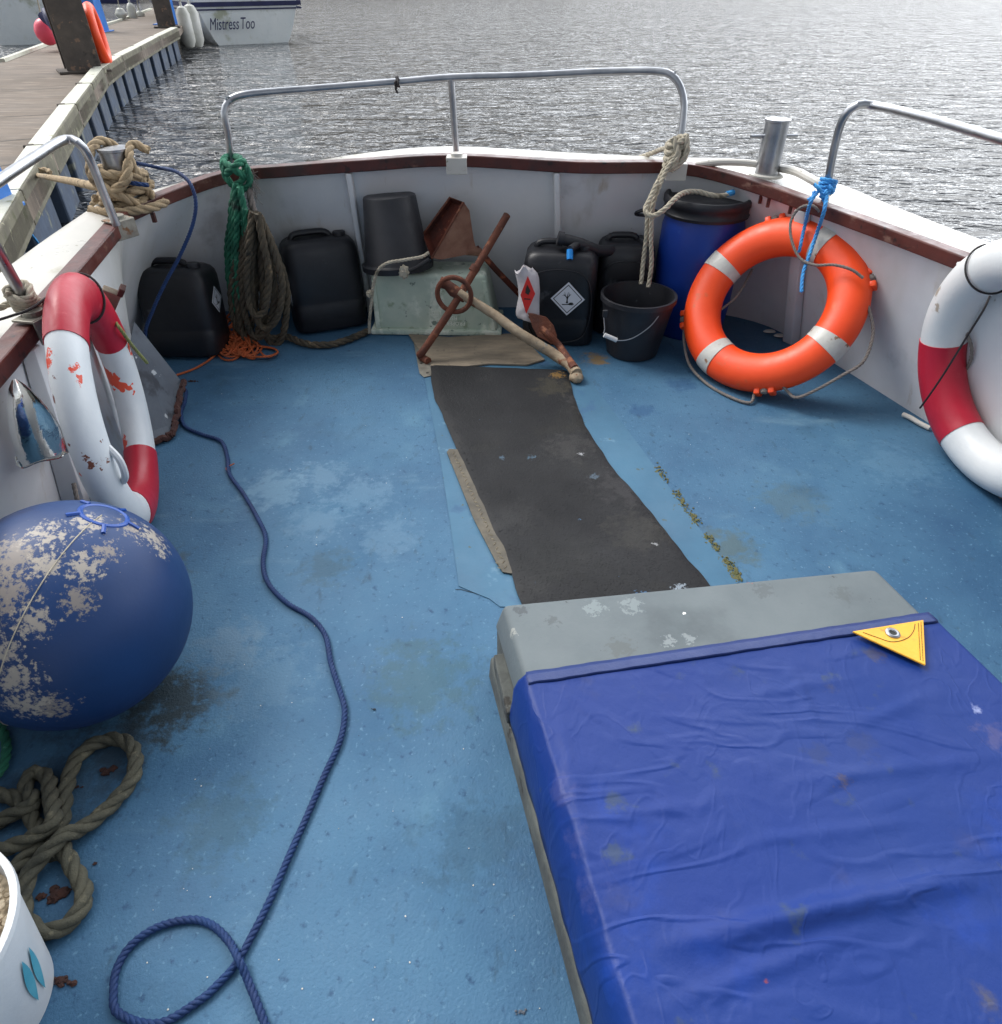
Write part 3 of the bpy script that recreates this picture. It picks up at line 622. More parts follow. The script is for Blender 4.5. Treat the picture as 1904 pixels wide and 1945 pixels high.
# ---- grey box with tarpaulin
HZ = .20
bx = thing('engine_box', Z(1300, 1300, 0), 'low grey painted engine box with a worn timber side, half covered by the blue tarpaulin', 'box')
tl = Z(955, 1148, HZ); tr_ = Z(1664, 1079, HZ)
nl = Z(1204, 1945, HZ); nr = tr_ + (Z(1904, 1312, HZ) - tr_) * 3.4
nl = tl + (nl - tl) * 1.35
def dz(p, z, dx=0, dy=0): return Vector((p.x + dx, p.y + dy, z))
_b = Z(1300, 1300, 0)
stain_and_sheen(MT['grey'], [(Z(x, y, HZ) - _b, q, c_, st) for x, y, q, c_, st in ((1130, 1155, .05, (124, 134, 136), .8), (1200, 1150, .05, (122, 132, 134), .8), (1270, 1217, .03, (128, 136, 138), .8), (1310, 1213, .03, (128, 136, 138), .8), (965, 1200, .03, (150, 152, 146), .7), (1300, 1165, .008, (230, 230, 230), 1),
    (1080, 1275, .02, (200, 204, 204), 1), (990, 1160, .03, (70, 76, 80), .8), (1050, 1180, .03, (72, 78, 80), .6), (1450, 1120, .05, (76, 82, 84), .5), (1600, 1130, .05, (80, 86, 86), .5), (1180, 1230, .06, (82, 86, 84), .5), (1540, 1088, .02, (190, 80, 80), .8), (1420, 1103, .02, (180, 90, 80), .7))], 70, .1, .6)
stain_and_sheen(MT['tarp'], [(Z(x, y, HZ) - Z(1400, 1500, HZ), q, c_, st) for x, y, q, c_, st in ((1660, 1245, .035, (60, 60, 84), .7), (1575, 1315, .025, (60, 64, 88), .6), (1600, 1490, .03, (74, 64, 64), .7), (1885, 1400, .05, (76, 76, 120), .6), (1550, 1435, .04, (36, 52, 96), .5), (1640, 1420, .05, (36, 52, 98), .5),
    (1060, 1500, .05, (60, 68, 124), .5), (1090, 1600, .04, (60, 68, 124), .5), (1110, 1700, .05, (60, 70, 128), .5), (1455, 1863, .008, (140, 60, 40), 1), (1575, 1520, .006, (170, 176, 200), 1), (1855, 1352, .02, (150, 160, 200), .8), (1300, 1000, .001, (62, 78, 150), .1))], 40, .4, .42)
lid = MB()
ringT = [tl, tr_, nr, nl]
ringB = [dz(tl, .115, -.018, .02), dz(tr_, .115, .02, .02), dz(nr, .115, .02, 0), dz(nl, .115, -.018, 0)]
lid.loft([ringB, ringT]); ob('lid', lid, MT['grey'], bx, bevel=.012, bseg=3, smooth=True)
body = MB(); ringa = [dz(p, 0.001, *( (-.012, .012) if i == 0 else (.012, .012) if i == 1 else (.012, 0) if i == 2 else (-.012, 0))) for i, p in enumerate(ringT)]
ringb = [dz(p, .113) for p in ringa]; body.loft([ringa, ringb]); ob('body', body, MT['worn'], bx, bevel=.003)
# weathered coaming and latch recess on the left side
sl = dz(tl, 0, -.03, .0); el = dz(nl, 0, -.03, 0)
co = MB(); ax = (el - sl).normalized(); pr = Vector((-ax.y, ax.x, 0)); pr = pr if pr.x < 0 else -pr
c0 = sl + ax * .02
co.loft([[c0 - pr * .02, c0 + pr * .005, c0 + pr * .001 + Vector((0, 0, .06)), c0 - pr * .02 + Vector((0, 0, .07))],
         [el - pr * .02, el + pr * .005, el + pr * .001 + Vector((0, 0, .06)), el - pr * .02 + Vector((0, 0, .07))]])
ob('coaming', co, MT['worn'], bx, bevel=.006, smooth=True)
hs = sl - pr * .012 + ax * .05 + Vector((0, 0, .085))
ob('side_plank', MB().loft([[hs - pr * .02 + Vector((0, 0, -.022)), hs + pr * .012 + Vector((0, 0, -.022)), hs + pr * .012 + Vector((0, 0, .02)), hs - pr * .02 + Vector((0, 0, .02))],
     [hs + ax * .14 - pr * .02 + Vector((0, 0, -.022)), hs + ax * .14 + pr * .016 + Vector((0, 0, -.022)), hs + ax * .14 + pr * .016 + Vector((0, 0, .016)), hs + ax * .14 - pr * .02 + Vector((0, 0, .016))]]), MT['worn'], bx, bevel=.004)
# tarpaulin
tp_ = thing('tarpaulin', Z(1400, 1500, HZ), 'creased royal blue tarpaulin with a yellow eyelet corner, draped over the grey engine box', 'tarpaulin')
h0 = Z(999, 1283, HZ); h1_ = Z(1765, 1168, HZ)
def tarp_h(p):
    x, y = p.x, p.y
    px, py = proj(Vector((x, y, HZ)))
    z = HZ + .004
    z += .0014 * noise.noise(Vector((x * 4, y * 5, 0))) + .0005 * noise.noise(Vector((x * 18, y * 14, 4)))
    # long folds
    for (a, b, hgt, wd) in (((1270, 1800), (1885, 1660), .015, 26), ((1490, 1490), (1904, 1440), .004, 14), ((1600, 1390), (1800, 1310), .003, 12), ((1440, 1600), (1760, 1560), .003, 12),
                            ((1500, 1270), (1560, 1400), .003, 9), ((1100, 1560), (1350, 1530), .003, 10), ((1250, 1920), (1700, 1750), .004, 18), ((1380, 1330), (1640, 1290), .0025, 9),
                            ((1060, 1340), (1130, 1700), .004, 13)):
        ux, uy = b[0] - a[0], b[1] - a[1]; l2 = ux * ux + uy * uy; t = ((px - a[0]) * ux + (py - a[1]) * uy) / l2
        tt = max(0, min(1, t)); d = math.hypot(px - a[0] - ux * tt, py - a[1] - uy * tt)
        d += 7 * noise.noise(Vector((px * .02, py * .02, a[0])))
        z += hgt * math.exp(-(d / wd) ** 2) * math.sin(math.pi * max(.0, min(1, t + .0)) * .9 + .15)
    # crumple facets
    cz = abs(noise.noise(Vector((x * 9 + y * 4, y * 15, 8)))); z += .0008 * (1 - cz * 2.2) ** 3 if cz < .45 else 0
    return max(z, HZ + .0015)
NT, NS = 150, 150; rows = []
axl = (nl - tl).normalized()
for i in range(NT + 1):
    t = i / NT
    a = h0 + (nl - h0) * t; b = h1_ + (nr - h1_) * t
    row = []
    dirx = (b - a).normalized()
    # left skirt
    for k, (o1, zz) in enumerate(((-.028, .066), (-.028, .09), (-.026, .13), (-.022, .165), (-.014, .188), (-.004, .2))):
        wv = .004 * noise.noise(Vector((t * 14, k * .7, 2))); row.append(Vector((a.x, a.y, 0)) + dirx * (o1 + wv) + Vector((0, 0, zz + (0 if k else .006 * noise.noise(Vector((t * 9, 0, 5))))))) 
    for j in range(NS + 1):
        p = a.lerp(b, j / NS); p.z = tarp_h(p); row.append(p)
    for k, (o1, zz) in enumerate(((.006, .198), (.02, .18), (.024, .13), (.026, .07))): row.append(Vector((b.x, b.y, 0)) + dirx * o1 + Vector((0, 0, zz)))
    rows.append(row)
tb = MB().loft(rows, closed=False, cap=False); me_o = ob('sheet', tb, MT['tarp'], tp_, smooth=True, angle=70)
sol = me_o.modifiers.new('thickness', 'SOLIDIFY'); sol.thickness = .0012; sol.offset = -1
hm = MB(); hr = []
for i in range(91):
    p = h0.lerp(h1_, i / 90); q = p + Vector((.004, -.022, 0)); wv = .0018 * noise.noise(Vector((i * .25, 0, 0)))
    hr.append([p + Vector((0, .004 + wv, .0045)), p + Vector((0, -.008, .008)), q + Vector((0, wv, .0085)), q + Vector((0, -.003 + wv, .0055))])
hm.loft(hr, closed=False, cap=False); o = ob('hem', hm, MT['hem'], tp_, smooth=True)
s2 = o.modifiers.new('thickness', 'SOLIDIFY'); s2.thickness = .001; s2.offset = -1
pz = HZ + .0175
ptri = [Z(1620, 1199, pz), Z(1755, 1177, pz), Z(1759, 1263, pz)]
pt = ob('corner_patch', MB().plate(ptri, .004), MT['yellow'], tp_, bevel=.001)
ec = Z(1696, 1203, pz)
ob('eyelet', MB().lathe([(.006, .0005), (.007, .003), (.010, .0035), (.013, .002), (.0135, .0)], 24, Matrix.Translation(ec)), MT['steel'], pt, smooth=True)
ob('eyelet_hole', MB().lathe([(0, .0006), (.0065, .0006)], 16, Matrix.Translation(ec)), MT['ink'], pt)
stt = MB()
def stitches(a, b, n_):
    for i in range(n_):
        p = a.lerp(b, (i + .2) / n_); q = a.lerp(b, (i + .75) / n_); stt.tube([p, q], .0006, 5)
pzz = pz + .0006
stitches(Z(1745, 1183, pzz), Z(1749, 1254, pzz), 26); stitches(Z(1750, 1181, pzz), Z(1754, 1256, pzz), 26)
arc = [Z(1640, 1201, pzz), Z(1665, 1210, pzz), Z(1695, 1219, pzz), Z(1722, 1213, pzz), Z(1735, 1200, pzz), Z(1739, 1184, pzz)]
stt.tube(smooth_path(arc, .004), .0006, 5)
ob('stitching', stt, MT['stitch'], pt)

# ---- lifebuoys
class RF(tuple): pass
def ring_frame(c, a, b, R_=.29, r_=.065):
    nn = Vector((math.cos(b) * math.cos(a), math.cos(b) * math.sin(a), math.sin(b)))
    if nn.dot(CP - Vector(c)) < 0: nn = -nn
    u = nn.cross(Vector((0, 0, 1))).normalized(); v = nn.cross(u); F = RF((Vector(c), nn, u, v)); F.R = R_; F.r = r_; return F
def rp(F, t, off=0, rad=0): c, nn, u, v = F; return c + (u * math.cos(t) + v * math.sin(t)) * (F.R + rad) + nn * off
def ang(F, px, py):
    return min((i * .01 for i in range(629)), key=lambda t: (lambda q: (q[0] - px) ** 2 + (q[1] - py) ** 2)(proj(rp(F, t))))
def torus_arc(F, a0, a1, r, prof=1.0, closed=False):
    n_ = max(6, int(abs(a1 - a0) / .06)); c, nn, u, v = F; rows = []
    for i in range(n_ if closed else n_ + 1):
        t = a0 + (a1 - a0) * i / n_; d = u * math.cos(t) + v * math.sin(t); ctr = c + d * F.R
        rows.append([ctr + d * r * 1.05 * math.cos(q) + nn * r * prof * math.sin(q) for q in [2 * math.pi * k / 24 for k in range(24)]])
    mb = MB()
    if closed:
        n2 = len(rows); mb.add([p for r_ in rows for p in r_], [(i * 24 + k, i * 24 + (k + 1) % 24, ((i + 1) % n2) * 24 + (k + 1) % 24, ((i + 1) % n2) * 24 + k) for i in range(n2) for k in range(24)])
    else: mb.loft(rows)
    return mb
# orange
FO = ring_frame((.962, 2.364, .264), -2.38, .666, .25, .065)
RT_ = FO.r
lo = thing('lifebuoy', FO[0] - Vector((0, 0, .2)), 'bright orange lifebuoy with four white bands leaning on the right bulwark beside the blue drum', 'lifebuoy')
bo = ob('ring_body', torus_arc(FO, 0, 2 * math.pi, RT_, .9, True), MT['orange'], lo, smooth=True, angle=180)
for q in ((1378, 512), (1563, 475), (1362, 676), (1567, 648)):
    t = ang(FO, *q); ob('reflective_band', torus_arc(FO, t - .095, t + .095, RT_ + .0015, .92), MT['tape'], lo, smooth=True, angle=60)
lugs = [ang(FO, *q) for q in ((1471, 440), (1625, 540), (1456, 710), (1320, 602))]
for t in lugs:
    mb = MB()
    for s_ in (-1, 1):
        c = rp(FO, t + s_ * .075, 0, RT_ * 1.02); d = (c - FO[0]).normalized(); tn = FO[1].cross(d)
        Mx = Matrix((tn, d, FO[1])).transposed(); mb.box(c, (.022, .03, .045), Mx)
    ob('rope_lug', mb, MT['orange'], lo, bevel=.006, smooth=True)
    ob('rope_knot', MB().add(*blob(rp(FO, t, .01, RT_ * 1.05), (.014, .014, .012), t, .3)), MT['ropegy'], lo, smooth=True)
nO = FO[1]
def onO(px, py, off=.02): return PL(px, py, FO[0], nO, off)
def fl(p, z=.006):
    return p if p.z > z else None
def gl(pts): 
    out = []
    for px, py, off in pts:
        p = onO(px, py, off)
        if p.z < .008: p = Z(px, py, .008)
        out.append(p)
    return out
rope('grab_line', gl([(1301, 612, 0), (1300, 650, 0), (1311, 694, 0), (1345, 730, 0), (1390, 755, 0), (1425, 765, 0), (1433, 748, 0), (1434, 733, 0)]), .0055, MT['ropegy'], lo)
rope('grab_line', gl([(1480, 722, .02), (1497, 744, .0), (1514, 755, 0), (1550, 741, 0), (1600, 713, -.0), (1640, 687, -.02), (1658, 640, -.02), (1655, 600, 0), (1641, 562, .02)]), .0055, MT['ropegy'], lo)
rope('grab_line', gl([(1640, 528, .07), (1618, 512, .085), (1585, 503, .09), (1548, 503, .09), (1520, 490, .09), (1504, 455, .10), (1503, 420, .11), (1520, 395, .12), (1545, 391, .13), (1564, 410, .10)]), .005, MT['ropegy'], lo)
rope('grab_line', gl([(1370, 588, -.03), (1395, 568, -.05), (1412, 545, -.06), (1430, 510, -.08)]), .005, MT['ropegy'], lo)
# blue lashing on the right post
lb = thing('blue_lashing', Z(1562, 392, .57), 'light blue twine knotted round the right railing post, its tails hanging over the orange lifebuoy', 'rope')
ctr = Y(1572, 352, 2.44)
mb = MB()
for k in range(5):
    pts_ = [ctr + Vector((math.cos(a) * .024, math.sin(a) * .024, -.012 + k * .007 + .006 * math.sin(a + k))) for a in [q * math.pi / 4 for q in range(8)]]
    rope_mb(pts_, .006, closed=True, mb=mb)
for k in range(7):
    p0 = Y(random.uniform(1540, 1575), random.uniform(345, 385), 2.38); p1 = p0 + Vector((random.uniform(-.03, .03), random.uniform(-.01, .01), random.uniform(-.03, .03)))
    rope_mb([p0, p0.lerp(p1, .5) + Vector((0, -.015, 0)), p1], .006, mb=mb)
ob('knot', mb, MT['ropelb'], lb, smooth=True, angle=80)
rope('tail', [Y(1556, 362, 2.38), Y(1540, 385, 2.36), onO(1530, 425, .08), onO(1522, 462, .075), onO(1518, 480, .06)], .006, MT['ropelb'], lb)
rope('tail', [Y(1572, 365, 2.38), Y(1566, 400, 2.33), onO(1553, 440, .085), onO(1536, 490, .08), onO(1526, 520, .08), onO(1523, 555, .08)], .0065, MT['ropelb'], lb)

# red and white ring, left
FL = ring_frame((-.991, 1.518, .331), .327, -.022, .269, .053)
RT_ = FL.r
ll = thing('lifebuoy', FL[0] - Vector((0, 0, .345)), 'red and white lifebuoy with chipped paint hung on the left bulwark behind the blue buoy', 'lifebuoy')
def span(F, p, q, through):
    a, b, c = ang(F, *p), ang(F, *q), ang(F, *through)
    if a > b: a, b = b, a
    if not (a < c < b): a, b = b, a + 2 * math.pi
    return a, b
a0, a1 = span(FL, (126, 655), (208, 650), (160, 570)); b0, b1 = span(FL, (262, 860), (250, 965), (268, 940))
def on_ring(F, px, py): return Y(px, py, rp(F, ang(F, px, py)).y - .04) - (F[0] - Vector((0, 0, .345)))
stain_and_sheen(MT['rwhitechip'], [(on_ring(FL, x, y), q, (214, 70, 42), 1) for x, y, q in ((105, 675, .03), (96, 690, .03), (150, 712, .034), (157, 730, .026), (146, 700, .03), (170, 765, .016), (236, 840, .03), (232, 855, .03))] +
      [(on_ring(FL, x, y), q, (112, 60, 46), 1) for x, y, q in ((112, 720, .018), (110, 735, .016), (100, 758, .016), (135, 845, .01))], 55, .03, .52)
ob('ring_body', torus_arc(FL, 0, 2 * math.pi, RT_ - .002, .78, True), MT['rwhitechip'], ll, smooth=True, angle=180)
ob('painted_section', torus_arc(FL, a0, a1, RT_, .8), MT['rred'], ll, smooth=True, angle=60)
ob('painted_section', torus_arc(FL, b0, b1, RT_, .8), MT['rred'], ll, smooth=True, angle=60)
# moulded rope eye on the left limb, and cords
t = ang(FL, 165, 895); c = rp(FL, t, RT_ * .7)
ob('rope_eye', MB().tube(smooth_path([c + Vector((0, 0, .045)), c + Vector((.02, -.01, .02)), c + Vector((.02, -.012, -.02)), c + Vector((0, 0, -.05))], .006), .008, 8), MT['rwhite'], ll, smooth=True)
rope('grab_line', [Y(150, 860, 1.40), Y(157, 880, 1.37), Y(165, 905, 1.36), Y(170, 918, 1.37)], .006, MT['ropew'], ll)
rope('grab_line', [Y(140, 918, 1.40), Y(146, 945, 1.38), Y(152, 975, 1.36)], .006, MT['ropegy'], ll)
rope('grab_line', [rp(FL, ang(FL, 203, 620), 0, .075), Y(225, 620, 1.72), Y(250, 655, 1.78), Y(280, 690, 1.86)], .005, MT['ropeyg'], ll)
# lashing of the left ring to the rail
pA = Z(52, 590, .60)
crd = [pA + Vector((-.06, -.08, 0)), pA + Vector((-.02, -.03, .0)), pA + Vector((.02, 0, .01))]
tt = ang(FL, 160, 565); c, nn, u, v = FL
d = u * math.cos(tt) + v * math.sin(tt); cc_ = c + d * FL.R
loop = [cc_ + (d * math.cos(q) * 1.05 + nn * math.sin(q) * .8) * (RT_ + .004) for q in [k * math.pi / 8 for k in range(16)]]
ob('tie_cord', MB().tube(smooth_path(loop, .01, True), .0028, 6, closed=True), MT['cordk'], ll, smooth=True)
ob('tie_cord', MB().tube(smooth_path(crd + [cc_ + (d * .9 + Vector((-.3, -.2, 0))) * (RT_ + .004)], .01), .003, 6), MT['cordk'], ll, smooth=True)
lk = thing('rope_lashing', Z(66, 604, .55), 'pale rope lashed round the nearer left railing post above the red lifebuoy', 'rope')
pc, pd = Z(-45, 405, .82), Z(66, 604, .55); mb = MB(); ax = (pd - pc).normalized(); U = ax.orthogonal().normalized(); V = ax.cross(U); hp = []
for k in range(60):
    a = k * .55; q = pc.lerp(pd, .70 + .14 * k / 60); rr_ = .022 + .004 * math.sin(k * 1.7); hp.append(q + (U * math.cos(a) + V * math.sin(a)) * rr_)
ob('turns', rope_mb(hp, .009), MT['ropew'], lk, smooth=True, angle=80)
rope('tail', [hp[-1], hp[-1] + Vector((-.06, -.05, -.01)), hp[-1] + Vector((-.16, -.1, .0)), hp[-1] + Vector((-.3, -.15, .02))], .008, MT['ropew'], lk)
rope('tail', [hp[30], Y(85, 575, 1.62), Y(105, 573, 1.60), Y(130, 568, 1.58)], .005, MT['ropegy'], lk)

# right ring, white with red section
FR = ring_frame((1.374, 1.66, .351), 3.277, -.174, .29, .063)
RT_ = FR.r
lr = thing('lifebuoy', FR[0] - Vector((0, 0, .35)), 'white lifebuoy with one dark red section hanging on the right bulwark', 'lifebuoy')
ob('ring_body', torus_arc(FR, 0, 2 * math.pi, RT_ - .002, 1, True), MT['rwhite'], lr, smooth=True, angle=180)
a0, a1 = span(FR, (1795, 646), (1818, 832), (1792, 720)); ob('painted_section', torus_arc(FR, a0, a1, RT_, 1), MT['rred'], lr, smooth=True, angle=60)
tt = ang(FR, 1840, 545); c, nn, u, v = FR
sg = 1 if nn.dot(CP - c) > 0 else -1
def onR(px, py, off): return PL(px, py, c, nn * sg, off)
ob('rope_eye', MB().add(*blob(rp(FR, ang(FR, 1850, 540), 0, RT_), (.014, .012, .014), 3, .3)), MT['rwhite'], lr, smooth=True)
rope('grab_line', gl([]) + [onR(1786, 850, -.02), onR(1792, 890, -.02), onR(1830, 925, -.01), onR(1870, 942, 0), onR(1930, 946, 0)], .005, MT['ropegy'], lr)
rope('grab_line', [onR(1836, 632, -.02), onR(1846, 660, -.03), onR(1842, 690, -.04), onR(1824, 715, -.05)], .005, MT['ropegy'], lr)
d = (rp(FR, ang(FR, 1885, 518)) - c).normalized(); ctr = c + d * FR.R
loop = [ctr + (d * math.cos(q) + nn * math.sin(q)) * (RT_ + .004) for q in [k * math.pi / 8 for k in range(16)]]
ob('tie_cord', MB().tube(smooth_path(loop, .01, True), .0028, 6, closed=True), MT['cordk'], lr, smooth=True)
ob('tie_cord', MB().tube(smooth_path([onR(1881, 562, .05), onR(1868, 590, .07), onR(1840, 635, .075), onR(1800, 700, .08), onR(1770, 745, .085), onR(1746, 778, .09)], .01), .0028, 6), MT['cordk'], lr, smooth=True)

# ---- big blue buoy
BC = Vector((-.838, .925, .212)); bu = thing('mooring_buoy', (BC.x, BC.y, 0), 'large round scuffed dark blue mooring buoy lying on the deck at the left', 'buoy')
Bax = (Y(196, 985, 1.0) - BC).normalized()
Mb = basis(BC, Bax.orthogonal(), Bax.cross(Bax.orthogonal())); Bax2 = Bax
prof = [(max(1e-4, .214 * math.sin(math.pi * i / 40)), -.224 * math.cos(math.pi * i / 40)) for i in range(41)]
def onS(px, py):
    d = ray(px, py).normalized(); oc = CP - BC; b_ = oc.dot(d); q = b_ * b_ - oc.dot(oc) + .214 ** 2
    return CP + d * (-b_ - math.sqrt(max(q, 0))) - Vector((BC.x, BC.y, 0))
SC = [(30, 1060, .075), (95, 1018, .06), (165, 1000, .05), (245, 1010, .05), (285, 1025, .055), (300, 1050, .03), (8, 1130, .08), (90, 1075, .045), (30, 1290, .06), (95, 1345, .06), (50, 1340, .06), (160, 1080, .05), (150, 1140, .045), (5, 1240, .05), (60, 1180, .05), (200, 1050, .04)]
stain_and_sheen(MT['buoy'], [(onS(x, y), rr_ * 1.35, (168, 160, 148) if k_ % 3 else (140, 132, 124), .9) for k_, (x, y, rr_) in enumerate(SC)], 95, .22, .60)
mb = MB().lathe(prof, 72, Mb)
ob('buoy_body', mb, MT['buoy'], bu, smooth=True, angle=180)
zz = Mb.to_3x3() @ Vector((0, 0, 1)); s_ = 1 if zz.dot(Bax) > 0 else -1
def bs(theta, phi, k=1.0):   # on the surface, theta from the eye pole
    return Mb @ Vector((.214 * k * math.sin(theta) * math.cos(phi), .214 * k * math.sin(theta) * math.sin(phi), s_ * .224 * k * math.cos(theta)))
ob('eye_ring', MB().tube([bs(.19, q * math.pi / 16, .985) for q in range(32)], .006, 8, closed=True), MT['buoyeye'], bu, smooth=True)
for q in range(5): ob('eye_rib', MB().tube([bs(.2 + .02 * j, q * 1.2566 + .6, 1.003) for j in range(6)], .0042, 6), MT['buoyeye'], bu, smooth=True)
best = min((q * .05 for q in range(126)), key=lambda q: (lambda s: (s[0] - 40) ** 2 + (s[1] - 1190) ** 2)(proj(bs(1.1, q))))
ob('seam', MB().tube([bs(.05 + j * .05, best, 1.001) for j in range(50)], .0011, 6), MT['ropew'], bu, smooth=True)

# ---- thick rope pile, bottom left
def c6(x, y): return x * .4994, y * .4994 + 933
tk = thing('thick_rope', Z(120, 1560, 0), 'thick grimy olive mooring rope lying in loops on the deck below the blue buoy', 'rope')
def zpath(pts, r):
    out = []
    for q in pts:
        x, y = c6(q[0], q[1]); out.append(Z(x, y, r + (q[2] if len(q) > 2 else 0)))
    return out
rope('loop', zpath([(200, 1400), (222, 1310), (240, 1220), (250, 1120), (290, 1020), (360, 962), (450, 940), (508, 980), (518, 1050), (480, 1130), (400, 1212), (320, 1278, .006), (245, 1312, .02), (175, 1375, .02), (118, 1450, .01), (90, 1540), (100, 1625), (165, 1680), (250, 1655), (310, 1590), (318, 1520), (285, 1440), (250, 1380), (215, 1330), (170, 1290)], .0145), .0145, MT['ropek'], tk, wob=.003)
rope('loop', zpath([(-160, 1400, .0), (-60, 1380, .01), (60, 1345, .012), (150, 1300, .024), (205, 1250, .03), (190, 1160, .012), (178, 1085, .0), (130, 1068), (98, 1120), (130, 1190, .01), (60, 1225, .008), (-30, 1270, .0), (-160, 1290)], .0145), .0145, MT['ropek'], tk, wob=.003)
rope('loop', zpath([(-160, 1560), (-40, 1500), (40, 1455), (100, 1390, .0), (150, 1330, .005), (120, 1240, .0), (60, 1170), (-60, 1150)], .0145), .0145, MT['ropek'], tk, wob=.003)
gt = thing('green_rope', Z(0, 1420, 0), 'dark green rope end at the left edge of the photo under the buoy', 'rope')
rope('loop', [Z(-60, 1400, .01), Z(-10, 1372, .012), Z(8, 1395, .012), Z(12, 1430, .012), Z(-4, 1470, .012), Z(-60, 1490, .012)], .009, MT['ropeg'], gt)
# flakes of rust and debris on deck
def flake(px, py, r_, name, label, group=None, m='scale'):
    mb = MB()
    for k in range(12):
        a = random.random() * 6.28; d = abs(random.gauss(0, .5)) * r_; s = r_ * random.uniform(.2, .5)
        mb.add(*blob(Z(px, py, .002) + Vector((math.cos(a) * d * 1.5, math.sin(a) * d * .7, 0)), (s, s * .8, min(.004, s * .5)), k + px, .9, 1, 2))
    ob(name, mb, MT[m], smooth=True, label=label, cat='debris', group=group)
flake(198, 1468, .014, 'rust_flake', 'dark rust flake lying inside the upper loop of the thick rope')
flake(108, 1700, .022, 'rust_flake', 'reddish rust scab inside the lowest loop of the thick rope')
flake(180, 1640, .004, 'rust_flake', 'tiny brown crumb just right of where the thick rope crosses itself')
flake(148, 1494, .004, 'rust_flake', 'tiny brown crumb at the left end of the upper rope loop')
flake(364, 724, .011, 'rust_flake', 'rusty brown chip on the deck beside the grey leaning board')
flake(112, 1862, .014, 'rust_flake', 'dark brown scrap on the deck beside the white bucket')
flake(990, 1922, .005, 'rust_flake', 'small grey spot of grit on the deck left of the engine box foot', m='greyboard')
flake(710, 1347, .004, 'rust_flake', 'small dark speck on the deck right of the blue rope', m='seal')
flake(1453, 1863, .0, 'x', 'x') if False else None
for (px, py) in ((198, 1574), (193, 1611), (286, 1698), (684, 1668), (1302, 1160)):
    pass
sp = MB()
random.seed(11)
for i in range(130):
    px, py = random.uniform(250, 1900), random.uniform(700, 1940)
    p = Z(px, py, .001)
    if p.x > -.05 + (1.0 - p.y) * .2 and p.y < 1.1: continue
    s = random.uniform(.0006, .0016); sp.add(*blob(p, (s, s, .0006), i, .5, 1, 1))
ob('paint_specks', sp, MT['gel'], kind='stuff', label='tiny white paint specks and grit scattered over the blue deck', cat='specks')

# ---- white tub bottom left
tb_ = thing('white_bucket', Z(-60, 1800, 0), 'white plastic bucket of pale granules with a teal print, at the bottom left corner', 'bucket')
top_r, bot_r, bh = .135, .100, .22
BCx = Z(36, 1740, bh) - Vector((top_r - .002, .045, bh))
Mt = Matrix.Translation(BCx)
ob('shell', MB().lathe([(0, .002), (bot_r, .0), (bot_r + .002, .004), (top_r, bh), (top_r + .006, bh + .002), (top_r + .006, bh + .012), (top_r - .003, bh + .012), (top_r - .006, bh - .01), (bot_r - .004, .01)], 60, Mt), MT['rwhite'], tb_, smooth=True)
ob('granules', MB().lathe([(0, bh - .015), (.04, bh - .012), (.09, bh - .022), (top_r - .007, bh - .03)], 40, Mt), MT['fibre'], tb_, smooth=True)
gm = MB()
for i in range(420):
    a = random.random() * 6.283; d = (top_r - .012) * math.sqrt(random.random()); s = random.uniform(.003, .007)
    gm.add(*blob(BCx + Vector((math.cos(a) * d, math.sin(a) * d, bh - .02 + random.uniform(-.003, .004))), (s, s, s * .7), i, .7, 1, 1))
setp(ob('granule_lumps', gm, MT['fibre'], tb_, smooth=True), kind='stuff')
pm = MB()
def cyl(a, z): r_ = bot_r + .002 + (top_r - bot_r) * (z / bh) + .001; return BCx + Vector((math.cos(a) * r_, math.sin(a) * r_, z))
for k in range(2):
    a_ = .16 - k * .16; n_ = 9
    L_ = [cyl(a_ + .07 * math.sin(math.pi * i / n_) + .1 * i / n_, .04 + k * .008 + .11 * i / n_) for i in range(n_ + 1)]
    Rr = [cyl(a_ - .07 * math.sin(math.pi * i / n_) + .1 * i / n_, .04 + k * .008 + .11 * i / n_) for i in range(n_ + 1)]
    pm.add(L_ + Rr, [(i, i + 1, n_ + 2 + i, n_ + 1 + i) for i in range(n_)])
ob('leaf_print', pm, MT['teal'], tb_)

# ---- long blue line over the deck, from the left bollard
def fz(pts, z): return [Z(x, y, z) for x, y in pts]
bl = thing('blue_rope', Z(500, 1000, 0), 'long thin dark blue rope snaking over the deck from the left bollard', 'rope')
rope('bight', [bL + Vector((-.03, -.09, .05)), Y(215, 338, 2.46), Y(250, 347, 2.40), Y(285, 352, 2.42)], .0075, MT['ropeblue'], bl)
rope('line', [bL + Vector((.05, .02, .12)), Y(300, 318, 2.55), Y(335, 326, 2.5), Y(361, 348, 2.45), Y(372, 385, 2.42), Y(365, 430, 2.4), Y(342, 485, 2.38), Y(315, 535, 2.35), Y(292, 585, 2.32), Y(276, 635, 2.3), Y(285, 700, 2.28), Z(318, 735, .02)] +
     fz([(350, 738), (352, 760), (344, 785), (352, 810), (385, 825), (420, 838), (432, 868), (436, 900), (463, 938), (490, 985), (505, 1022), (500, 1070), (510, 1108), (545, 1145), (590, 1172), (618, 1207), (629, 1260), (644, 1308), (655, 1350), (647, 1405), (620, 1465), (590, 1535), (550, 1625), (512, 1712), (480, 1775), (448, 1832), (412, 1872), (380, 1900), (300, 1945), (225, 1925), (216, 1880), (224, 1835), (252, 1793), (300, 1761), (360, 1747), (402, 1757), (436, 1790)], .0065) +
     [Z(453, 1822, .019), Z(470, 1860, .007), Z(490, 1910, .007), Z(520, 1990, .007)], .0065, MT['ropeblue'], bl, lay=.03)
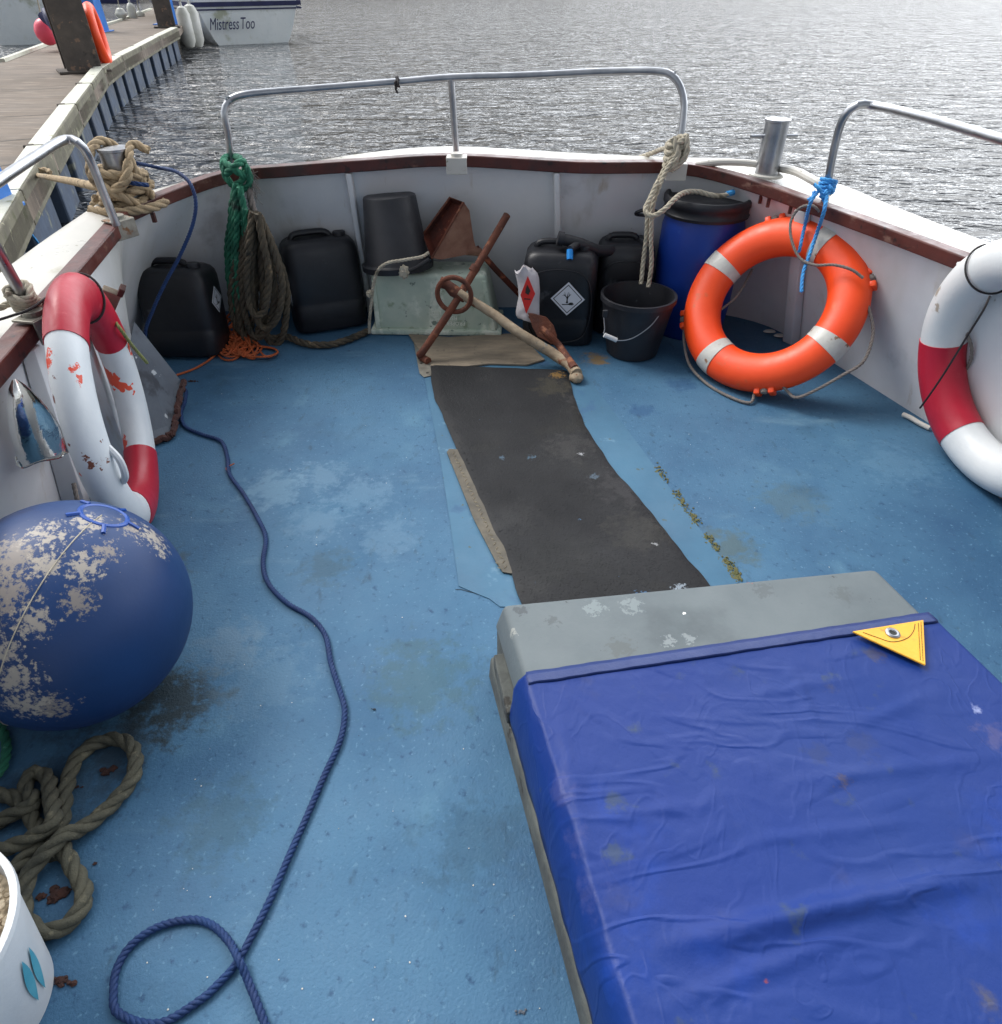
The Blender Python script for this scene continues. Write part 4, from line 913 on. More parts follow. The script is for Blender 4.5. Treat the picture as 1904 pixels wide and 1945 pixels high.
ob('stray_fibre', MB().tube(smooth_path(fz([(440, 905), (430, 890), (438, 884), (446, 880)], .008), .004), .002, 5), MT['ropeor'], bl, smooth=True)

# ---- orange twine pile
ot = thing('orange_twine', Z(455, 660, 0), 'tangled heap of thin orange twine on the deck beside the first jerrycan', 'rope')
random.seed(5)
pts_ = []
for k in range(26):
    cx_, cy_ = random.uniform(425, 475), random.uniform(612, 662); ra, rb = random.uniform(12, 32), random.uniform(8, 26)
    if k > 21: cx_, cy_, ra, rb = 490, 668, 38, 10
    a0_ = random.random() * 6
    for q in range(7):
        a = a0_ + q * .95; py = cy_ + rb * math.sin(a); zz_ = random.uniform(.004, .022) + max(0, (650 - py)) * .0011; pts_.append(Z(cx_ + ra * math.cos(a), py, zz_))
rope('heap', pts_, .0042, MT['ropeor'], ot)
rope('tail', fz([(415, 668), (400, 682), (370, 700), (333, 713)], .006), .0042, MT['ropeor'], ot)

# ---- grey leaning board with timber behind the left lifebuoy
gb = thing('grey_board', Z(300, 800, 0), 'grey painted board with rotten brown edges leaning on the left bulwark behind the lifebuoy', 'board')
q0, q1, q2, q3 = Z(205, 872, .01), Z(326, 826, .012), Z(345, 724, .08), Z(255, 610, .30)
nb = (q1 - q0).cross(q3 - q0).normalized(); nb = nb if nb.x > 0 else -nb
ob('panel', MB().plate([q0, q1, q2, q3], .02, nb), MT['greyboard'], gb, bevel=.002)
def jag(a, b, r_, n_=26): return [a.lerp(b, i / n_) + Vector([random.gauss(0, .0022) for _ in range(3)]) for i in range(n_ + 1)]
ob('edge_strip', MB().tube(jag(q1 + Vector((.004, 0, .004)), q2 + Vector((.006, 0, 0)), 0), .0105, 6), MT['brownedge'], gb)
ob('edge_strip', MB().tube(jag(q0 + Vector((.0, -.004, .002)), q1 + Vector((.004, -.004, .002)), 0), .0115, 6), MT['brownedge'], gb)
wp = thing('timber_offcut', Y(200, 640, 2.0), 'short bare wooden batten end sticking up between the left lifebuoy and bulwark', 'timber')
e1, e2 = Y(214, 552, 1.80), Y(178, 640, 1.86); ax = (e2 - e1).normalized(); Mx = basis(e1, ax, Vector((1, 0, .2))).to_3x3()
ob('batten', MB().box(e1.lerp(e2, .5), ((e2 - e1).length, .045, .02), Mx), MT['ply'], wp, bevel=.002)
ob('notch_block', MB().box(e1 + Vector((.024, 0, .0)), (.03, .014, .022), Mx), MT['brownedge'], wp, bevel=.002)

# ---- jerrycans
def diamond(M, s, parent, kind='fish'):
    """hazard diamond on a surface frame M (x right, y up, z out)"""
    o = ob('hazard_label', MB().plate([M @ Vector((s * math.cos(a), s * math.sin(a), .0016)) for a in (0, math.pi / 2, math.pi, 1.5 * math.pi)], .001, M.to_3x3() @ Vector((0, 0, 1))), MT['paper'], parent)
    fr = MB()
    for k in range(4):
        a, b = k * math.pi / 2, (k + 1) * math.pi / 2; r1, r2 = s * .86, s * .80
        fr.add([M @ Vector((r * math.cos(t), r * math.sin(t), .0022)) for r, t in ((r1, a), (r1, b), (r2, b), (r2, a))], [(0, 1, 2, 3)])
    ob('label_border', fr, MT['ink'], o)
    sy = MB(); P = lambda x, y: M @ Vector((x * s, y * s, .0024)); nzv = M.to_3x3() @ Vector((0, 0, 1))
    sy.add([P(-.10, -.25), P(.04, -.25), P(.0, -.05), P(.03, .12), P(-.09, .12), P(-.06, -.05)], [(0, 1, 2, 3, 4, 5)])
    for a, b, w_ in (((-.06, .1), (-.26, .3), .03), ((-.03, .1), (.02, .42), .03), ((-.02, .08), (.18, .3), .03), ((-.14, .18), (-.2, .42), .02), ((.08, .18), (.1, .4), .018), ((-.16, .2), (-.34, .22), .016)):
        dx, dy = b[0] - a[0], b[1] - a[1]; l = math.hypot(dx, dy); nx, ny = -dy / l * w_, dx / l * w_
        sy.add([P(a[0] - nx, a[1] - ny), P(b[0] - nx * .3, b[1] - ny * .3), P(b[0] + nx * .3, b[1] + ny * .3), P(a[0] + nx, a[1] + ny)], [(0, 1, 2, 3)])
    sy.add([P(-.34, -.3), P(.1, -.3), P(.2, -.34), P(-.3, -.36)], [(0, 1, 2, 3)])
    sy.add([P(.02, -.3), P(.14, -.2), P(.28, -.19), P(.38, -.3), P(.26, -.36), P(.12, -.36)], [(0, 1, 2, 3, 4, 5)])
    ob('label_symbol', sy, MT['ink'], o)
def jerry(loc, wd, dp, hg, rz, tilt, label, lab=None, cap=True, group='black plastic jerrycans along the bow bulwark', m='black', frame=True):
    t = thing('jerrycan', loc, label, 'jerrycan', group)
    M = Matrix.Translation(loc) @ Matrix.Rotation(rz, 4, 'Z') @ Matrix.Rotation(tilt, 4, 'X')
    # body: superellipse sections with shoulders and a recessed waist
    rows = []; N_ = 48
    for (z, kx, ky) in ((0, .86, .86), (.012, .96, .96), (.03, 1, 1), (.28, 1, 1), (.3, .985, .985), (.32, 1, 1), (.7, 1, 1), (.80, .995, .98), (.86, .96, .93), (.90, .88, .84), (.925, .76, .72), (.93, .4, .4)):
        row = []
        for k in range(N_):
            a = 2 * math.pi * k / N_; ca, sa = math.cos(a), math.sin(a); e = .38
            x = abs(ca) ** e * math.copysign(1, ca) * wd / 2 * kx; y = abs(sa) ** e * math.copysign(1, sa) * dp / 2 * ky
            row.append(M @ Vector((x, y, z * hg)))
        rows.append(row)
    ob('can_body', MB().loft(rows), MT[m], t, smooth=True, angle=50)
    hz = hg * .93
    hd = MB(); hd.tube(smooth_path([M @ Vector(p) for p in ((-wd * .36, 0, hz - .02), (-wd * .30, 0, hz + .012), (-wd * .1, 0, hz + .018), (wd * .12, 0, hz + .014), (wd * .2, 0, hz - .012))], .012), .012, 10)
    ob('carry_handle', hd, MT['black'], t, smooth=True)
    if cap:
        Mc = M @ Matrix.Translation((wd * .30, -dp * .1, hz - .012))
        ob('screw_cap', MB().lathe([(.026, 0), (.026, .022), (.023, .026), (0, .026)], 20, Mc), MT['blackb'], t, smooth=True)
    # moulded panel on the front
    if not frame: z0 = 0
    fr = MB(); z0, z1 = hg * .12, hg * .72
    pth = [M @ Vector((x, -dp / 2 - .0005, z)) for x, z in ((-wd * .36, z0), (wd * .36, z0), (wd * .36, z1), (-wd * .36, z1))]
    fr.tube(smooth_path(pth, .02, True), .0028, 6, closed=True)
    if frame: ob('moulded_frame', fr, MT['black'], t, smooth=True)
    if lab:
        x, z, s, side = lab
        if side == 'front': Ml = M @ basis(Vector((x, -dp / 2 - .0035, z)), (1, 0, 0), (0, 0, 1))
        else: Ml = M @ basis(Vector((wd / 2 * .995 * side, x, z)), (0, side, 0), (0, 0, 1))
        diamond(Ml, s, t)
    return t
random.seed(3)
jerry(Vector((-1.235, 2.56, 0)), .27, .2, .35, R(0), R(-7), 'black jerrycan standing leftmost against the bow bulwark next to the orange twine', (0, .2, .05, 1), frame=False)
jerry(Vector((-.735, 2.82, 0)), .30, .20, .385, R(22), R(-5), 'scuffed black jerrycan between the hanging ropes and the upturned bucket', (-.08, .18, .06, -1), m='blackscuff', frame=False)
jA = Vector((.235, 2.70, 0))
jerry(jA, .285, .22, .39, R(-6), R(0), 'black jerrycan with a white dead-tree-and-fish diamond label, behind the white sack', (.035, .20, .066, 'front'))
jerry(Vector((.502, 2.80, 0)), .225, .2, .385, R(-4), R(0), 'unlabelled black jerrycan tucked behind the open bucket and the labelled can')
# scratches on can two
sc = MB()
for (x0, y0, x1, y1) in ((622, 548, 632, 585), (628, 556, 636, 575), (655, 530, 658, 540), (617, 560, 619, 572), (630, 590, 634, 602), (675, 552, 677, 560)):
    p, q = Y(x0, y0, 2.715 + (560 - y0) * .0001), Y(x1, y1, 2.715); 
# spout lying on top of the cans
sp_ = thing('pouring_spout', Y(1090, 470, 2.68), 'black plastic pouring spout with a bright blue tip lying across the labelled jerrycan', 'spout')
s0, s1, s2, s3 = Y(1060, 452, 2.66), Y(1100, 462, 2.66), Y(1140, 476, 2.70), Y(1178, 474, 2.76)
ob('tube', MB().tube(smooth_path([s0, s1, s2, s3], .01), .021, 14), MT['blackb'], sp_, smooth=True)
ob('collar', MB().tube([s0, s0.lerp(s1, .25)], .026, 14), MT['blackb'], sp_, smooth=True)
bt = Y(1083, 474, 2.60)
ob('blue_tip', MB().tube([bt, bt + Vector((.0, -.018, -.03))], .012, 14), MT['lightblue'], sp_, smooth=True)
ob('tip_bore', MB().tube([bt + Vector((.0, -.018, -.03)), bt + Vector((.0, -.0186, -.031))], .006, 10), MT['ink'], sp_)
ob('neck', MB().tube([s1, bt], .014, 12), MT['blackb'], sp_, smooth=True)

# ---- fish box upside down
fb = thing('fish_box', Z(830, 650, 0), 'upturned pale green plastic fish box behind the rusty anchor, a black bucket on top', 'crate')
f0, f1 = Z(709, 636, 0), Z(950, 641, 0); f1.y = f0.y - .02; f1 = Vector((Y(951, 641, f1.y).x, f1.y, 0))
wv = (f1 - f0); wd_ = wv.length; ux = wv.normalized(); uy = Vector((-ux.y, ux.x, 0)); hb = .245; dpb = .22
def F_(x, y, z): return f0 + ux * x + uy * y + Vector((0, 0, z))
sh = MB(); sh.loft([[F_(.008, .01, .02), F_(wd_ - .012, .01, .02), F_(wd_ - .012, dpb, .02), F_(.008, dpb, .02)], [F_(.012, .028, hb), F_(wd_ - .06, .028, hb), F_(wd_ - .06, dpb - .02, hb), F_(.012, dpb - .02, hb)]])
ob('box_shell', sh, MT['crate'], fb, bevel=.014, bseg=3, smooth=True)
ob('rim', MB().loft([[F_(-.006, -.006, .004), F_(wd_ + .004, -.006, .004), F_(wd_ + .004, dpb + .01, .004), F_(-.006, dpb + .01, .004)], [F_(-.006, -.006, .026), F_(wd_ + .004, -.006, .026), F_(wd_ + .004, dpb + .01, .026), F_(-.006, dpb + .01, .026)]]), MT['crate'], fb, bevel=.005, smooth=True)
for xx in (.015, wd_ - .04):
    ob('corner_rib', MB().loft([[F_(xx, .002, .026), F_(xx + .02, .002, .026), F_(xx + .02, .02, .026), F_(xx, .02, .026)], [F_(xx + (0 if xx < .1 else -.035), .022, hb - .02), F_(xx + .016 + (0 if xx < .1 else -.035), .022, hb - .02), F_(xx + .016 + (0 if xx < .1 else -.035), .03, hb - .02), F_(xx + (0 if xx < .1 else -.035), .03, hb - .02)]]), MT['crate'], fb, bevel=.003, smooth=True)
sl_ = (F_(0, .028, hb) - F_(0, .01, .02)).normalized()
for txt, x, z, s in (('PROPERTY', .335, .052, .022), ('FISH Y', .325, .074, .022), ('LTD', .27, .096, .022)):
    base = F_(x, .01, .02).lerp(F_(x, .028, hb), (z - .02) / (hb - .02)) - uy * .003
    Mx_ = basis(base, -ux, -sl_)
    ob('raised_lettering', text_mb(txt, s, Mx_, .001), MT['cratetext'], fb)
# upturned black bucket on the fish box
def frustum(M, r0, r1, h, th=.004, rim=.006, upside=False):
    pr_ = [(0, 0), (r0, 0), (r1, h), (r1 + rim, h), (r1 + rim, h - .018), (r1 + .002, h - .02)] if upside else \
          [(0, 0.004), (r0 - .01, 0), (r0, .006), (r1, h - .02), (r1 + rim, h - .018), (r1 + rim, h), (r1 - th, h), (r0 - th, .01), (0, .01)]
    return MB().lathe(pr_, 48, M)
ub = thing('bucket', Y(755, 510, 2.75), 'black bucket standing upside down on the left end of the fish box, white rope handle', 'bucket')
Mb2 = Matrix.Translation(Y(757, 508, 2.79)) @ Matrix.Rotation(R(-3), 4, 'Y') @ Matrix.Rotation(R(-6), 4, 'X')
# profile upwards: rim at the bottom, flat base on top
ob('bucket_shell', MB().lathe([(.118, 0), (.142, .0), (.144, .022), (.132, .026), (.128, .03), (.102, .262), (.099, .268), (.092, .271), (0, .274)], 48, Mb2), MT['blackb'], ub, smooth=True, angle=40)
rope('rope_handle', [Y(814, 480, 2.68), Y(800, 488, 2.64), Y(765, 494, 2.62), Y(735, 500, 2.62), Y(718, 514, 2.63), Y(710, 540, 2.64), Y(705, 580, 2.65), Y(702, 610, 2.66), Y(702, 634, 2.67)], .0065, MT['ropew'], ub)
ob('rope_knot', MB().add(*blob(Y(768, 517, 2.62), (.018, .016, .024), 2, .6, 1, 3, 7)), MT['ropew'], ub, smooth=True)
ob('rope_knot', MB().add(*blob(Y(702, 558, 2.64), (.012, .012, .014), 5, .6, 1, 3, 7)), MT['ropew'], ub, smooth=True)
ob('handle_lug', MB().tube([Y(768, 517, 2.64), Y(790, 508, 2.67), Y(815, 492, 2.7)], .007, 8), MT['blackb'], ub, smooth=True)

# ---- rusty scoop behind
rs_ = thing('rusty_scoop', Y(860, 480, 2.8), 'rusty tapered steel scoop with a dark handle leaning behind the fish box', 'scoop')
M0, M1, M2, M3 = Y(855, 375, 2.84), Y(881, 384, 2.79), Y(820, 490, 2.73), Y(803, 446, 2.80)
ob('side_plate', MB().plate([M1, Y(892, 400, 2.81), Y(900, 455, 2.80), Y(907, 480, 2.79), Y(838, 493, 2.74), M2], .004, (0, -1, 0)), MT['scoop'], rs_)
mcen = (M0 + M1 + M2 + M3) / 4; inn = [p.lerp(mcen, .14) + Vector((.012, .03, -.012)) for p in (M0, M1, M2, M3)]
ob('trough', MB().add([M0, M1, M2, M3] + inn, [(4, 5, 6, 7), (0, 1, 5, 4), (1, 2, 6, 5), (2, 3, 7, 6), (3, 0, 4, 7)]), MT['rustd'], rs_)
ob('lip', MB().tube([M0, M1, M2, M3], .0045, 8, closed=True), MT['rust'], rs_, smooth=True)
ob('socket', MB().tube([Y(888, 474, 2.79), Y(910, 478, 2.80), Y(922, 490, 2.81)], [.022, .018, .013], 12), MT['scoop'], rs_, smooth=True)
ob('scoop_handle', MB().tube([Y(905, 470, 2.80), Y(945, 515, 2.81), Y(1000, 572, 2.82)], .012, 10), MT['rustd'], rs_, smooth=True)

# ---- anchor
an = thing('anchor', Z(1000, 690, 0), 'old rusty fisherman anchor with ring and pale flaking shank, lying against the fish box', 'anchor')
st0, st1, st2, st3 = Z(814, 686, .016), Z(801, 678, .018), Y(868, 570, 2.55), Y(966, 404, 2.80)
stb = Y(806, 664, 2.45)
ob('stock', MB().tube(smooth_path([st0, st1, Z(798, 672, .03), stb, st2, st3], .012), .0145, 12), MT['rust'], an, smooth=True)
ob('stock_collar', MB().tube([Y(905, 506, 2.64), Y(898, 516, 2.63)], .019, 12), MT['rust'], an, smooth=True)
rc = Y(863, 560, 2.53); ob('shackle_ring', MB().tube([rc + Vector((math.cos(a) * .064, -.01 * math.cos(a), math.sin(a) * .066)) for a in [q * math.pi / 20 for q in range(40)]], .0095, 10, closed=True), MT['rust'], an, smooth=True)
hd0, hd1 = Y(836, 535, 2.58), Y(862, 552, 2.57)
ob('shank_head', MB().tube([hd0, Y(850, 541, 2.575), hd1, Y(884, 566, 2.55)], [.021, .019, .024, .019], 12), MT['rust'], an, smooth=True)
cr_ = Z(1093, 712, .03)
shp = smooth_path([Y(872, 556, 2.555), Y(930, 592, 2.51), Y(990, 634, 2.44), Z(1050, 672, .055), Z(1082, 692, .04), Z(1096, 712, .03)], .02)
shp = [p + noise.noise_vector(p * 30) * .0025 for p in shp]
ob('shank', MB().tube(shp, [.016 + .006 * i / len(shp) for i in range(len(shp))], 12), MT['pale'], an, smooth=True)
ob('crown', MB().add(*blob(Z(1095, 716, .02), (.026, .03, .022), 1, .15)), MT['pale'], an, smooth=True)
arm = smooth_path([Z(1092, 700, .045), Z(1078, 680, .055), Z(1062, 656, .075), Y(1042, 635, 2.45), Y(1020, 612, 2.50), Y(1005, 596, 2.52)], .015)
ob('arm', MB().tube(arm, [.016 - .006 * i / len(arm) for i in range(len(arm))], 10), MT['rust'], an, smooth=True)
pk = [(1003, 594), (1016, 596), (1038, 602), (1052, 618), (1058, 636), (1060, 652), (1048, 654), (1036, 646), (1022, 640), (1012, 622)]
pp = [Y(x, y, 2.47 + (620 - y) * .0009) for x, y in pk]; ob('palm', MB().plate(pp, .009, (0, -1, .3)), MT['rust'], an, bevel=.002)
# sack on the palm
bg_ = thing('plastic_sack', Y(1000, 600, 2.5), 'crumpled white plastic sack with a red flame diamond, caught on the anchor palm', 'bag')
rows = []
Lb = [(978, 515), (984, 540), (986, 565), (981, 590), (980, 598), (984, 604)]; Rb = [(1012, 512), (1024, 524), (1026, 550), (1025, 575), (1025, 600), (1026, 618)]
for i in range(13):
    u = i / 12 * 5; j = min(int(u), 4); f = u - j
    l = (Lb[j][0] + (Lb[j + 1][0] - Lb[j][0]) * f, Lb[j][1] + (Lb[j + 1][1] - Lb[j][1]) * f); r_ = (Rb[j][0] + (Rb[j + 1][0] - Rb[j][0]) * f, Rb[j][1] + (Rb[j + 1][1] - Rb[j][1]) * f)
    row = []
    for k in range(11):
        s = k / 10; px = l[0] + (r_[0] - l[0]) * s; py = l[1] + (r_[1] - l[1]) * s
        if i == 0: py += 6 * math.sin(s * 9) - 3 * s
        p = Y(px, py, 2.56 - .03 * math.sin(math.pi * s) - (py - 560) * .0003); row.append(p + Vector((0, .006 * noise.noise(p * 45), 0)))
    back = [p + Vector((0, .022, .0)) for p in reversed(row)]; rows.append(row + back)
ob('sack_body', MB().loft(rows), MT['bag'], bg_, smooth=True, angle=70)
def onbag(px, py): return Y(px, py, 2.524 - (py - 560) * .0003)
dm_ = ob('hazard_diamond', MB().plate([onbag(1003, 524), onbag(1017, 558), onbag(1000, 596), onbag(989, 560)], .001, (0, -1, 0)), MT['redink'], bg_)
fm = MB().add([onbag(1002, 540) + Vector((0, -.002, 0)), onbag(1008, 552) + Vector((0, -.002, 0)), onbag(1004, 560) + Vector((0, -.002, 0)), onbag(998, 556) + Vector((0, -.002, 0)), onbag(999, 548) + Vector((0, -.002, 0))], [(0, 1, 2, 3, 4)])
fm.add([onbag(996, 566) + Vector((0, -.002, 0)), onbag(1008, 567) + Vector((0, -.002, 0)), onbag(1008, 569) + Vector((0, -.002, 0)), onbag(996, 568) + Vector((0, -.002, 0))], [(0, 1, 2, 3)])
ob('flame_symbol', fm, MT['ink'], dm_)
ob('red_stripe', MB().tube([onbag(1009, 602), onbag(1024, 610)], .0015, 5), MT['redink'], bg_)

# ---- open bucket
kb = thing('bucket', Z(1208, 660, 0), 'open black bucket with a wire bail and white grip in front of the blue drum', 'bucket')
bc_ = Z(1207, 688, 0) + Vector((0, .095, 0)); Mk = Matrix.Translation(bc_)
ob('bucket_shell', frustum(Mk, .10, .138, .235), MT['blackb'], kb, smooth=True, angle=40)
def bk(px, py, y): return Y(px, py, y)
yb = bc_.y
bail = [bk(1147, 600, yb - .10), bk(1149, 625, yb - .13), bk(1148, 636, yb - .14), bk(1170, 646, yb - .145), bk(1200, 643, yb - .145), bk(1235, 620, yb - .14), bk(1257, 592, yb - .11)]
ob('bail', MB().tube(smooth_path(bail, .008), .0022, 6), MT['steel'], kb, smooth=True)
ob('grip', MB().tube([bk(1148, 636, yb - .145), bk(1172, 646, yb - .149)], .0085, 10), MT['rwhite'], kb, smooth=True)
for q in ((1150, 596), (1256, 590)): ob('bail_lug', MB().box(bk(q[0], q[1], yb - .10), (.02, .012, .03)), MT['blackb'], kb, bevel=.004)

# ---- blue drum
dr = thing('blue_drum', Z(1330, 640, 0), 'blue plastic drum with black lid in the bow corner behind the orange lifebuoy', 'drum')
dc = Z(1318, 652, 0) + Vector((0, .16, 0)); Md = Matrix.Translation(dc) @ Matrix.Diagonal((.95, .95, 1, 1)); dh = .535
ob('drum_body', MB().lathe([(0, .0), (.145, .0), (.152, .01), (.156, .03), (.166, .12), (.169, .3), (.166, .42), (.156, .46), (.152, .48), (0, .48)], 64, Md), MT['barrel'], dr, smooth=True, angle=50)
ld = ob('lid', MB().lathe([(.158, .462), (.170, .463), (.173, .474), (.168, .480), (.169, .500), (.174, .504), (.174, .524), (.168, .531), (.160, .531), (.154, .518), (0, .520)], 64, Md), MT['blackb'], dr, smooth=True, angle=50)
for s_, (px, py) in ((-1, (1220, 398)), (1, (1432, 405))):
    h = dc + Vector((s_ * .178, 0, .47)); lp_ = [h + Vector((s_ * x, y, z)) for x, y, z in ((0, -.02, 0), (.05, -.02, .01 if s_ < 0 else .03), (.085, -.01, .0 if s_ < 0 else .045), (.085, .01, -.015 if s_ < 0 else .03), (.04, .02, -.02), (0, .02, -.01))]
    ob('drum_handle', MB().tube(smooth_path(lp_, .008), .0065, 8), MT['black'], dr, smooth=True)
# rope on the drum and right bow post
rt = thing('beige_rope', Y(1280, 300, 2.78), 'beige rope knotted on the bow railing, one tail lying over the drum lid', 'rope')
kn = Y(1282, 288, 2.76)
mb = MB()
for k in range(4):
    rope_mb([kn + Vector((math.cos(a) * .03, math.sin(a) * .03 - .01, -.03 + k * .022 + .014 * math.cos(a))) for a in [q * math.pi / 4 for q in range(8)]], .0115, closed=True, mb=mb)
rope_mb([kn + Vector((-.02, -.03, .05)), kn + Vector((.0, -.055, .0)), kn + Vector((-.02, -.05, -.06))], .012, mb=mb)
rope_mb([kn + Vector((.025, -.03, .06)), kn + Vector((.03, -.05, .0)), kn + Vector((-.01, -.05, -.05))], .012, mb=mb)
ob('knot', mb, MT['ropew'], rt, smooth=True, angle=80)
rope('tail', [kn, Y(1262, 282, 2.82), Y(1240, 290, 2.9), Y(1212, 300, 2.98)], .009, MT['ropew'], rt)
rope('tail', [kn + Vector((0, -.05, 0)), Y(1268, 320, 2.70), Y(1250, 360, 2.66), Y(1240, 395, 2.64), Y(1237, 450, 2.63), Y(1238, 500, 2.62), Y(1232, 545, 2.60)], .009, MT['ropew'], rt)
rope('tail', [kn + Vector((-.01, -.05, 0)), Y(1262, 322, 2.72), Y(1244, 360, 2.68), Y(1232, 400, 2.66), Y(1228, 450, 2.65), Y(1222, 500, 2.64), Y(1218, 540, 2.62)], .009, MT['ropew'], rt)
rope('tail', [Y(1250, 345, 2.66), Y(1236, 375, 2.62), Y(1226, 400, 2.58), Y(1240, 410, 2.56), Y(1262, 398, 2.57), Y(1282, 378, 2.60), Y(1300, 366, 2.66), Y(1325, 364, 2.70), Y(1350, 370, 2.70), Y(1372, 372, 2.70), Y(1390, 366, 2.72)], .0095, MT['ropew'], rt)
ob('blue_whipping', MB().tube([Y(1380, 369, 2.71), Y(1394, 365, 2.72)], .011, 8), MT['ropelb'], rt, smooth=True)

# ---- green and brown ropes hanging at the left bow post
def hang(loops, r, m, t, top):
    for (x0, x1, yb_, yy, sw) in loops:
        tx, ty = top
        pts_ = [Y(tx - 4, ty, yy + .01), Y(tx + (x0 - tx) * .55, ty + (yb_ - ty) * .25, yy - .01), Y(x0, ty + (yb_ - ty) * .62, yy), Y(x0 + (x1 - x0) * .15, yb_ - (yb_ - ty) * .08, yy - .005), Y((x0 + x1) / 2, yb_, yy - .01),
                Y(x1 - (x1 - x0) * .15, yb_ - (yb_ - ty) * .1, yy - .015), Y(x1, ty + (yb_ - ty) * .6, yy - .02), Y(tx + (x1 - tx) * .6, ty + (yb_ - ty) * .28, yy - .02), Y(tx + 5, ty, yy - .01)]
        rope('hank', pts_, r, m, t, wob=.004)
gr = thing('green_rope', Y(445, 330, 2.7), 'green rope hitched round the left end of the bow railing and hanging in a hank', 'rope')
gk = Y(441, 322, 2.74); mb = MB()
rope_mb([Y(428, 300, 2.73), Y(424, 315, 2.68), Y(432, 340, 2.66), Y(446, 352, 2.66), Y(462, 340, 2.66), Y(466, 315, 2.68), Y(455, 300, 2.72), Y(440, 298, 2.80)], .013, closed=True, mb=mb)
rope_mb([Y(426, 308, 2.68), Y(446, 322, 2.64), Y(468, 338, 2.66)], .013, mb=mb); rope_mb([Y(430, 330, 2.66), Y(450, 312, 2.64), Y(464, 306, 2.68)], .013, mb=mb)
rope_mb([Y(462, 310, 2.68), Y(474, 330, 2.66), Y(472, 352, 2.66), Y(455, 362, 2.66)], .013, mb=mb)
ob('hitch', mb, MT['ropeg'], gr, smooth=True, angle=80)
hang([(436, 458, 585, 2.66, 0), (444, 470, 600, 2.64, 0), (432, 462, 555, 2.68, 0), (450, 478, 570, 2.62, 0)], .0125, MT['ropeg'], gr, (450, 350))
fr_ = MB()
for k in range(60):
    p = Y(random.gauss(480, 5), random.gauss(352, 14), 2.66); fr_.tube([p, p + Vector((random.gauss(0, .02), random.gauss(0, .01), random.gauss(-.02, .02)))], .0008, 4)
setp(ob('frayed_fibres', fr_, MT['ropegy'], gr), kind='stuff')
br = thing('brown_rope', Y(490, 420, 2.68), 'thick old brown rope hanging in long loops beside the green hank and trailing on deck', 'rope')
hang([(452, 500, 648, 2.62, 0), (462, 522, 640, 2.60, 0), (478, 536, 622, 2.58, 0), (440, 486, 632, 2.64, 0), (500, 545, 655, 2.62, 0), (470, 510, 600, 2.56, 0)], .0145, MT['ropeb'], br, (484, 402))
rope('trail', [Y(500, 600, 2.62), Z(510, 640, .03), Z(545, 640, .02), Z(580, 652, .016), Z(620, 655, .016), Z(660, 645, .016), Z(702, 628, .016)], .0145, MT['ropeb'], br, wob=.003)
# tie at the top
rope('seizing', [Y(474, 360, 2.66), Y(478, 385, 2.64), Y(486, 410, 2.63)], .013, MT['ropegy'], br)

# ---- tan rope on left bollard + mooring line
ms = thing('mooring_rope', bL, 'tan mooring rope turned round the left bollard and led to the pontoon edge', 'rope')
mb = MB()
for k in range(4):
    rr_ = .064 + .008 * (k % 2)
    rope_mb([bL + Vector((math.cos(a) * rr_ * (1 + .12 * math.sin(a * 2 + k)), math.sin(a) * rr_, .018 + k * .026 + .012 * math.sin(a + k * 1.3))) for a in [q * math.pi / 5 for q in range(10)]], .016, closed=True, mb=mb)
for s_ in (-1, 1):
    rope_mb([bL + Vector((s_ * .06, -.05, .14)), bL + Vector((s_ * .05, -.085, .09)), bL + Vector((-s_ * .03, -.088, .04)), bL + Vector((-s_ * .06, -.06, .01))], .016, mb=mb)
rope_mb([bL + Vector((-.08, .0, .02)), bL + Vector((-.06, -.05, .15)), bL + Vector((-.045, .03, .185)), bL + Vector((.0, .055, .15))], .015, mb=mb)
rope_mb([bL + Vector((.08, .0, .02)), bL + Vector((.065, -.04, .13)), bL + Vector((.05, .03, .175)), bL + Vector((.1, .03, .155))], .014, mb=mb)
rope_mb([bL + Vector((-.1, -.08, .0)), bL + Vector((0, -.11, .0)), bL + Vector((.1, -.07, .004)), bL + Vector((.13, .0, .008))], .015, mb=mb)
ob('turns', mb, MT['ropet'], ms, smooth=True, angle=80)
cl = Z(72, 333, .02)
rope('line', [bL + Vector((-.05, -.05, .1)), Y(185, 353, 2.75), Y(130, 343, 3.4), cl], .016, MT['ropet'], ms)
rope('tail', [cl, cl + Vector((-.06, .02, .02)), cl + Vector((-.1, .08, .01)), cl + Vector((0, .12, .01)), cl + Vector((.06, .06, .0))], .02, MT['ropet'], ms)
rope('tail', [bL + Vector((-.08, -.06, .03)), Y(182, 380, 2.7), Y(176, 392, 2.72)], .013, MT['ropet'], ms)

# black tie on the bow railing
bt_ = thing('black_tie', Y(755, 156, 2.95), 'short black tie knotted on the bow railing left of its middle post', 'tie')
cc2 = Y(754, 156, 2.95)
ob('knot', MB().tube([cc2 + Vector((.004 * math.sin(a), math.cos(a) * .016, math.sin(a) * .017)) for a in [q * math.pi / 6 for q in range(12)]], .005, 6, closed=True), MT['cordk'], bt_, smooth=True)
ob('tail', MB().tube(smooth_path([Y(752, 146, 2.94), Y(757, 158, 2.92), Y(752, 168, 2.93), Y(757, 178, 2.93)], .005), .004, 6), MT['cordk'], bt_, smooth=True)
ob('tail', MB().tube(smooth_path([Y(758, 150, 2.94), Y(750, 158, 2.92), Y(762, 166, 2.93)], .005), .004, 6), MT['cordk'], bt_, smooth=True)

